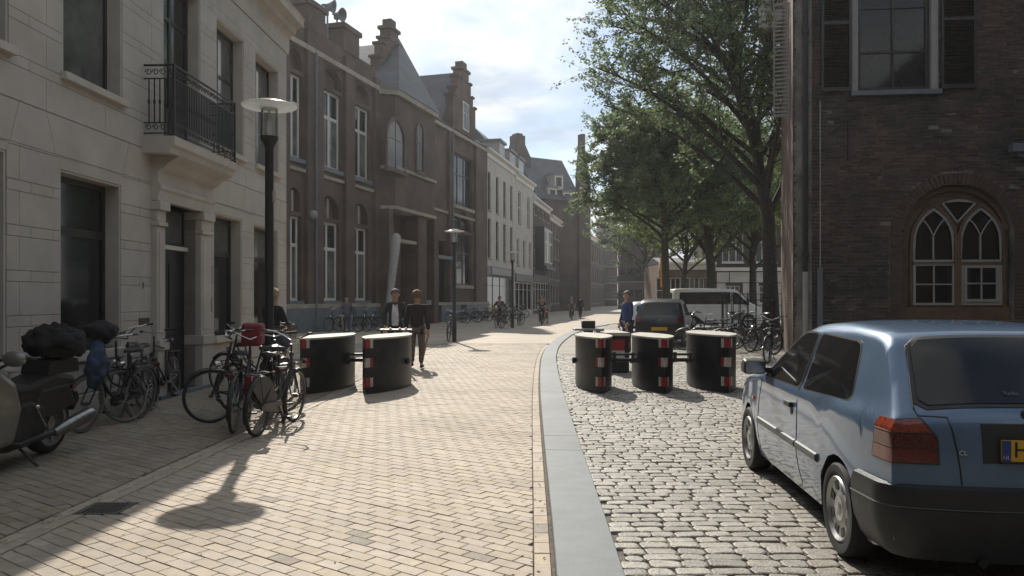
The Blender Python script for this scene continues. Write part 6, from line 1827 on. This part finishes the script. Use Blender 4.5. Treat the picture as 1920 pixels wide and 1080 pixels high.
    for s_ in ('l', 'r'):
        a, b = Vector(J[s_+'an'][0]), Vector(J[s_+'to'][0]); d = (b-a); d.z = 0; d = d.normalized() if d.length > .01 else Vector((0,-1,0))
        z0 = min(a.z-.06, b.z-.03)
        skin_obj('shoe', {'a': (tuple(Vector((a.x,a.y,z0+.045))-d*.035), .042), 'b': (tuple(Vector((a.x,a.y,z0+.042))+d*.07), .042), 'c': (tuple(Vector((b.x,b.y,z0+.036))+d*.045), (.040,.030))}, [('a','b'),('b','c')], mat('shoe_%d' % (shoes[0]*1000), shoes, .5, .1, 8), t, 1, 'a')
    # head details
    h = Vector(J['head'][0]); jw = Vector(J['jaw'][0])
    fx = MB().prism([(h.y-.088,h.z+.012),(h.y-.120,h.z-.032),(h.y-.092,h.z-.045)], h.x-.014, h.x+.014, 'yz').build('nose', M['skin'], t, fixn=True, bevel=.004)
    MB().box(h.x-.026,h.x+.026,h.y-.096,h.y-.08,h.z-.068,h.z-.061).build('mouth', mat('lips', (.30,.12,.10), .6, .1, 5), t, bevel=.002)
    for s_ in (-1, 1):
        MB().ball((h.x+s_*.036,h.y-.088,h.z+.008), .013, 8, 6).build('eye', M['rubber'], t)
        MB().ball((h.x+s_*.097,h.y+.0,h.z-.015), .03, 8, 6, (.35,.7,1.1)).build('ear', M['skin'], t)
    hv = .107 * hairvol; rr3 = random.Random(len(label))
    hb = MB(); n, m = 16, 9; vs = []; fs = []
    for i in range(m+1):
        th = math.pi*(.02 + .62*i/m)
        for q in range(n):
            a = 2*math.pi*q/n; j_ = 1 + rr3.uniform(-.05,.05)*(2.2 if curly else 1)
            x, y, z = hv*math.sin(th)*math.cos(a)*j_, hv*1.12*math.sin(th)*math.sin(a)*j_, hv*1.12*math.cos(th)*j_
            # hairline: cut back over the face
            if y < -.02 and z < .035: y = max(y, -.05); z = max(z, .035) 
            vs.append((h.x+x, h.y+.018+y, h.z+.022+z))
    for i in range(m):
        for q in range(n): fs.append((i*n+q, (i+1)*n+q, (i+1)*n+(q+1) % n, i*n+(q+1) % n))
    hb.add(vs, fs)
    ho = hb.build('hair', mat('hair_'+hair[0], hair[1], .7, .25, 25, bump=.8, bscale=90), t, smooth=80)
    sm = ho.modifiers.new('thick', 'SOLIDIFY'); sm.thickness = .012
    if shirt:
        ch = J['chest'][0]
        sp = [(-.055,1.43),(.0,1.40),(.055,1.43),(.075,1.25),(.085,1.05),(.07,.93),(-.07,.93),(-.085,1.05),(-.075,1.25)]
        vs = [(x, -.128 - .018*math.cos((z-1.15)*4) , z) for x, z in sp] + [(x*.9, -.09, z) for x, z in sp]; q = len(sp)
        MB().add(vs, [tuple(range(q))] + [(i, (i+1) % q, q+(i+1) % q, q+i) for i in range(q)]).build('shirt', cloth(*shirt), t, smooth=50, fixn=True)
    return t
walk1 = dict(lkn=(.10,-.10,.50), lan=(.10,-.14,.12), lto=(.11,-.28,.07), rkn=(-.10,.05,.50), ran=(-.10,.20,.12), rto=(-.11,.08,.045), lel=(.25,.06,1.15), lwr=(.25,.05,.90), rel=(-.25,-.02,1.15), rwr=(-.24,-.14,.92))
yy = 18.6
person((gx(741)*yy, yy, 0), R(8), 'grey haired man in dark jacket over white shirt walking towards the camera', ('charcoal', (.035,.037,.04)), ('dark', (.022,.022,.025)), ('grey', (.12,.10,.085)), walk1, 1.80, shirt=('white', (.62,.64,.70)), group=None)
yy = 17.7
person((gx(782)*yy, yy, 0), R(178), 'woman with short brown hair in dark red trimmed sweater walking away', ('maroon', (.03,.018,.022)), ('brown', (.12,.09,.075)), ('auburn', (.16,.085,.045)),
       dict(lkn=(.12,-.06,.50), lan=(.13,-.06,.12), lto=(.14,-.20,.07), rkn=(-.11,.03,.50), ran=(-.11,.10,.12)), 1.74, curly=True, hairvol=1.18)
yy = 21.5
person((gx(1176)*yy, yy, 0), R(-70), 'person in long blue coat and cap standing beside the black car', ('blue', (.025,.045,.14)), ('navy', (.03,.035,.05)), ('grey2', (.16,.14,.12)),
       dict(lel=(.24,.0,1.15), lwr=(.22,-.10,.92), rel=(-.24,.0,1.15), rwr=(-.22,-.10,.92)), 1.78, longcoat=True)
yy = 14.2
person((gx(512)*yy, yy, 0), R(150), 'person with fair hair in black clothes standing behind the nearest street lamp', ('black2', (.014,.014,.016)), ('black3', (.016,.016,.02)), ('fair', (.36,.25,.14)),
       dict(lel=(.25,-.08,1.15), lwr=(.16,-.28,1.10), rel=(-.25,-.06,1.16), rwr=(-.16,-.27,1.12)), 1.74, hairvol=1.2)
ride = dict(pelvis=(0,.12,.95), spine=(0,.08,1.12), chest=(0,-.02,1.31), neck=(0,-.07,1.47), jaw=(0,-.10,1.55), head=(0,-.10,1.635), crown=(0,-.09,1.70), lsh=(.18,-.03,1.40), rsh=(-.18,-.03,1.40),
            lel=(.27,-.22,1.20), lwr=(.27,-.42,1.10), rel=(-.27,-.22,1.20), rwr=(-.27,-.42,1.10), lhip=(.095,.10,.90), rhip=(-.095,.10,.90), lkn=(.13,-.26,.72), lan=(.12,-.10,.36), lto=(.12,-.24,.33), rkn=(-.13,-.16,.55), ran=(-.12,.02,.18), rto=(-.12,-.12,.15))
def cyclist(px, Y, deg, label, blabel, c1, c2, hair):
    b = copy_tree(pA); tag(b, blabel, 'bicycle', 'ridden bicycles'); put(b, gx(px)*Y, Y, deg, 0)
    d = Vector((math.cos(R(deg)), math.sin(R(deg)))); q = Vector((gx(px)*Y, Y)) - d*.15
    person((q.x, q.y, .02), R(deg) + R(90), label, c1, c2, hair, ride, 1.72)
cyclist(936, 43.0, -105, 'grey haired cyclist in dark clothes before the dark shopfront', 'bicycle ridden by the grey haired cyclist before the shopfront', ('black2', (.014,.014,.016)), ('black3', (.016,.016,.02)), ('grey', (.30,.28,.26)))
cyclist(1016, 47.0, -95, 'cyclist in a dark padded jacket in the middle of the far street', 'bicycle under the cyclist in the dark padded jacket', ('padded', (.02,.02,.024)), ('black3', (.016,.016,.02)), ('dark', (.03,.022,.018)))
cyclist(1022, 50.0, -80, 'second rider close behind the one in the padded jacket', 'bicycle just behind the rider in the padded jacket', ('grey4', (.10,.10,.11)), ('black3', (.016,.016,.02)), ('dark', (.03,.022,.018)))
cyclist(1072, 58.0, -92, 'small far cyclist near the end of the sunlit street', 'bicycle of the small cyclist near the end of the street', ('black2', (.014,.014,.016)), ('navy', (.03,.035,.05)), ('dark', (.03,.022,.018)))
person((gx(1088)*62, 62, 0), R(150), 'far pedestrian in dark clothes at the bend right of the last cyclist', ('black2', (.014,.014,.016)), ('black3', (.016,.016,.02)), ('dark', (.03,.022,.018)), walk1, 1.75)
person((gx(650)*34, 34, 0), R(20), 'person in a grey top by the bicycles below the tall windows', ('grey4', (.16,.16,.16)), ('jeans', (.05,.07,.11)), ('dark', (.03,.022,.018)),
       dict(walk1), 1.7)

# ------------------------------------------------------------------ trees
def tree(name, label, base, top, cr, rad, trunk_r, fork, seed, leaf, nl, lm, lean=(0, 0), limbs=14, subs=11, droop=0.0, spiky=.0):
    """base point, crown centre cr and radii rad (world, relative to base); nl leaves per twig"""
    q = random.Random(seed); rs = np.random.RandomState(seed)
    t = empty(name, base, 0, label, 'tree')
    cr = Vector(cr); tk = MB(); br = MB(); tips = []
    axis = [Vector((0,0,-.1)), Vector((lean[0]*.3, lean[1]*.3, fork*.5)), Vector((lean[0], lean[1], fork))]
    ax = Vector((lean[0], lean[1], fork)); up = cr + Vector((0,0,rad[2]*.75))
    n_up = 6
    for i in range(1, n_up+1):
        k = i/n_up; p = ax.lerp(up, k) + Vector((q.uniform(-.25,.25), q.uniform(-.25,.25), 0)); axis.append(p)
    m = len(axis); rad_ = [trunk_r*1.35, trunk_r*1.0, trunk_r*.92] + [trunk_r*.85*(1-i/n_up)**.8 + .015 for i in range(1, n_up+1)]
    # smooth trunk
    pts = []; rr4 = []
    for i in range(m-1):
        for k in range(3): pts.append(axis[i].lerp(axis[i+1], k/3)); rr4.append(rad_[i] + (rad_[i+1]-rad_[i])*k/3)
    pts.append(axis[-1]); rr4.append(rad_[-1])
    rr4[0] *= 1.25
    tk.tube(pts, rr4, 12)
    trk = tk.build('trunk', M['bark'], t, smooth=70)
    for i in range(limbs):
        k = (i + .3) / limbs
        o = ax.lerp(up, k*.85)
        az = i*2.399 + q.uniform(-.3,.3); el = -.25 + 1.15*k + q.uniform(-.1,.1)
        tgt = cr + Vector((rad[0]*math.cos(az)*math.cos(el), rad[1]*math.sin(az)*math.cos(el), rad[2]*math.sin(el))) * q.uniform(.82, 1.0)
        ctrl = o.lerp(tgt, .5) + Vector((0,0,(tgt-o).length*.16))
        r0 = trunk_r*.42*(1-k*.55)
        P = [(o*(1-s)**2 + ctrl*2*s*(1-s) + tgt*s*s) for s in [j/8 for j in range(9)]]
        br.tube(P, [r0*(1-j/9)+.012 for j in range(9)], 6)
        for j in range(subs):
            s = .22 + .78*(j+.5)/subs; b = o*(1-s)**2 + ctrl*2*s*(1-s) + tgt*s*s
            tang = (ctrl-o).lerp(tgt-ctrl, s).normalized()
            d = (tang*.55 + Vector((q.gauss(0,.7), q.gauss(0,.7), q.gauss(.35-droop,.5)))).normalized()
            L_ = min(rad)*q.uniform(.28,.52)*(1.25-s*.5)
            e = b + d*L_; c2 = b + d*L_*.5 + Vector((0,0,L_*.08))
            P2 = [b, c2, e]; br.tube(P2, [r0*.35*(1-s*.6)+.008, .012, .006], 4)
            for z in range(7):
                s2 = .25 + .75*z/6; f = b.lerp(c2, s2*2) if s2 < .5 else c2.lerp(e, s2*2-1)
                dd = (d*.7 + Vector((q.gauss(0,.6), q.gauss(0,.6), q.gauss(.2-droop,.45)))).normalized(); l = q.uniform(.35,.75)*(1+spiky*(z == 6))
                g_ = f + dd*l; br.tube([f, g_], [.006,.003], 3, caps=False); tips.append((f, g_))
    tag(br.build('branches', M['bark'], trk), None)
    # leaves along the twigs
    F0 = np.array([tuple(a) for a, b in tips]); F1 = np.array([tuple(b) for a, b in tips]); n = len(tips)*nl
    ia = np.repeat(np.arange(len(tips)), nl); s = rs.rand(n, 1)
    C_ = F0[ia] + (F1[ia]-F0[ia])*s + rs.normal(0, .07, (n, 3))
    a = rs.normal(0, 1, (n, 3)); a[:, 2] = a[:, 2]*.5 - .2; a /= np.linalg.norm(a, axis=1, keepdims=True)
    b = rs.normal(0, 1, (n, 3)); b -= a*(a*b).sum(1, keepdims=True); b /= np.linalg.norm(b, axis=1, keepdims=True)
    sz = leaf*rs.uniform(.6, 1.25, (n, 1)); nr = np.cross(a, b)
    v = np.empty((n, 4, 3)); v[:, 0] = C_ - a*sz*.5; v[:, 1] = C_ + b*sz*.30 + nr*sz*.06; v[:, 2] = C_ + a*sz*.55; v[:, 3] = C_ - b*sz*.30 + nr*sz*.06
    me = bpy.data.meshes.new('crown'); me.vertices.add(n*4); me.vertices.foreach_set('co', v.reshape(-1))
    me.loops.add(n*4); me.loops.foreach_set('vertex_index', np.arange(n*4, dtype=np.int32))
    me.polygons.add(n); me.polygons.foreach_set('loop_start', np.arange(0, n*4, 4, dtype=np.int32)); me.polygons.foreach_set('loop_total', np.full(n, 4, dtype=np.int32))
    me.materials.append(lm); me.update(calc_edges=True)
    o = bpy.data.objects.new('crown', me); col.objects.link(o); o.parent = t; tag(o, kind='stuff')
    return t
tree('street_tree', 'big leafy tree in the iron fence next to the old brick house, thickest trunk', (9.75, 29.1, 0), 0, (-1.9, .3, 10.4), (5.3, 4.6, 6.0), .27, 4.6, 12, .13, 20, M['leaf'], lean=(-.1, 0), limbs=34, subs=17, spiky=1.0)
tree('street_tree', 'slim trunked tree between the black car and the van', (gx(1250)*39.5, 39.5, 0), 0, (-.1, 0, 7.4), (4.2, 3.9, 4.9), .20, 4.4, 5, .15, 24, M['leaf'], lean=(-.1, 0), limbs=34, subs=16, droop=.25)
tree('street_tree', 'middle tree between the slim and the big one, behind the van', (gx(1333)*47, 47, 0), 0, (.1, .5, 8.2), (4.7, 4.2, 5.3), .30, 3.6, 8, .14, 18, M['leaf'], limbs=24, subs=14)
tree('street_tree', 'bright green tree far right behind the van, before the white based house', (16.2, 52, 0), 0, (0, 0, 7.8), (4.6, 4.0, 5.0), .25, 3.4, 17, .16, 13, M['leaf2'], limbs=22, subs=14)
tree('street_tree', 'far tree before the plain brown block at the bend', (gx(1212)*84, 84, 0), 0, (0, 0, 8.6), (6.0, 4.5, 5.2), .25, 3.6, 31, .22, 14, M['leaf'], limbs=22, subs=13)
tree('street_tree', 'small fresh green tree at the back of the square by the low wing', (gx(1282)*57, 57, 0), 0, (0, 0, 7.0), (4.2, 4.0, 4.4), .2, 3.2, 23, .17, 12, M['leaf2'], limbs=22, subs=13)

# ------------------------------------------------------------------ the rest of the street, behind the place the picture is taken from
M['brickcalm'] = M['brickB']
for (o_, d_, w_, h_, mt, lb) in (((13.5, -20), (.05, 1), 33, 12.5, 'brickB', 'brick street house row at the near end of the square, behind the camera'),
        ((12, -26), (-1, 0), 26, 13, 'brickD', 'brick row closing the street behind the camera'), ((-7.5, -26), (.02, 1), 18, 11, 'stucco', 'rendered row on the pavement side behind the camera')):
    F_ = Fac(o_, d_)
    t = empty('street_building', F_.pt(0), F_.rz, lb, 'building')
    side = 1 if d_[0] == .02 else -1
    n_ = int(w_ / 3.2); ops = [(w_*(i+.5)/n_-.6, w_*(i+.5)/n_+.6, z0, z0+2.0, 0) for i in range(n_) for z0 in (1.0, 4.4, 7.8)]
    mb = MB()
    if side > 0:
        wall_open(mb, 0, w_, 0, h_, ops, .2); mb.box(0, w_, .3, 8, 0, h_-.02)
    else:
        wall_open(mb, 0, w_, 0, h_, ops, .2); mb.v = [(a, -b, c) for a, b, c in mb.v]; mb.f = [f_[::-1] for f_ in mb.f]; mb.box(0, w_, -8, -.3, 0, h_-.02)
    mb.build('wall', M[mt], t)
    for o in ops: MB().box(o[0], o[1], .1 if side > 0 else -.16, .16 if side > 0 else -.1, o[2], o[3]).build('window', M['glass'], t)
    MB().prism([(0,h_),(side*4,h_+3.5),(side*8,h_)], 0, w_, 'yz').build('roof', M['slate'], t, fixn=True)
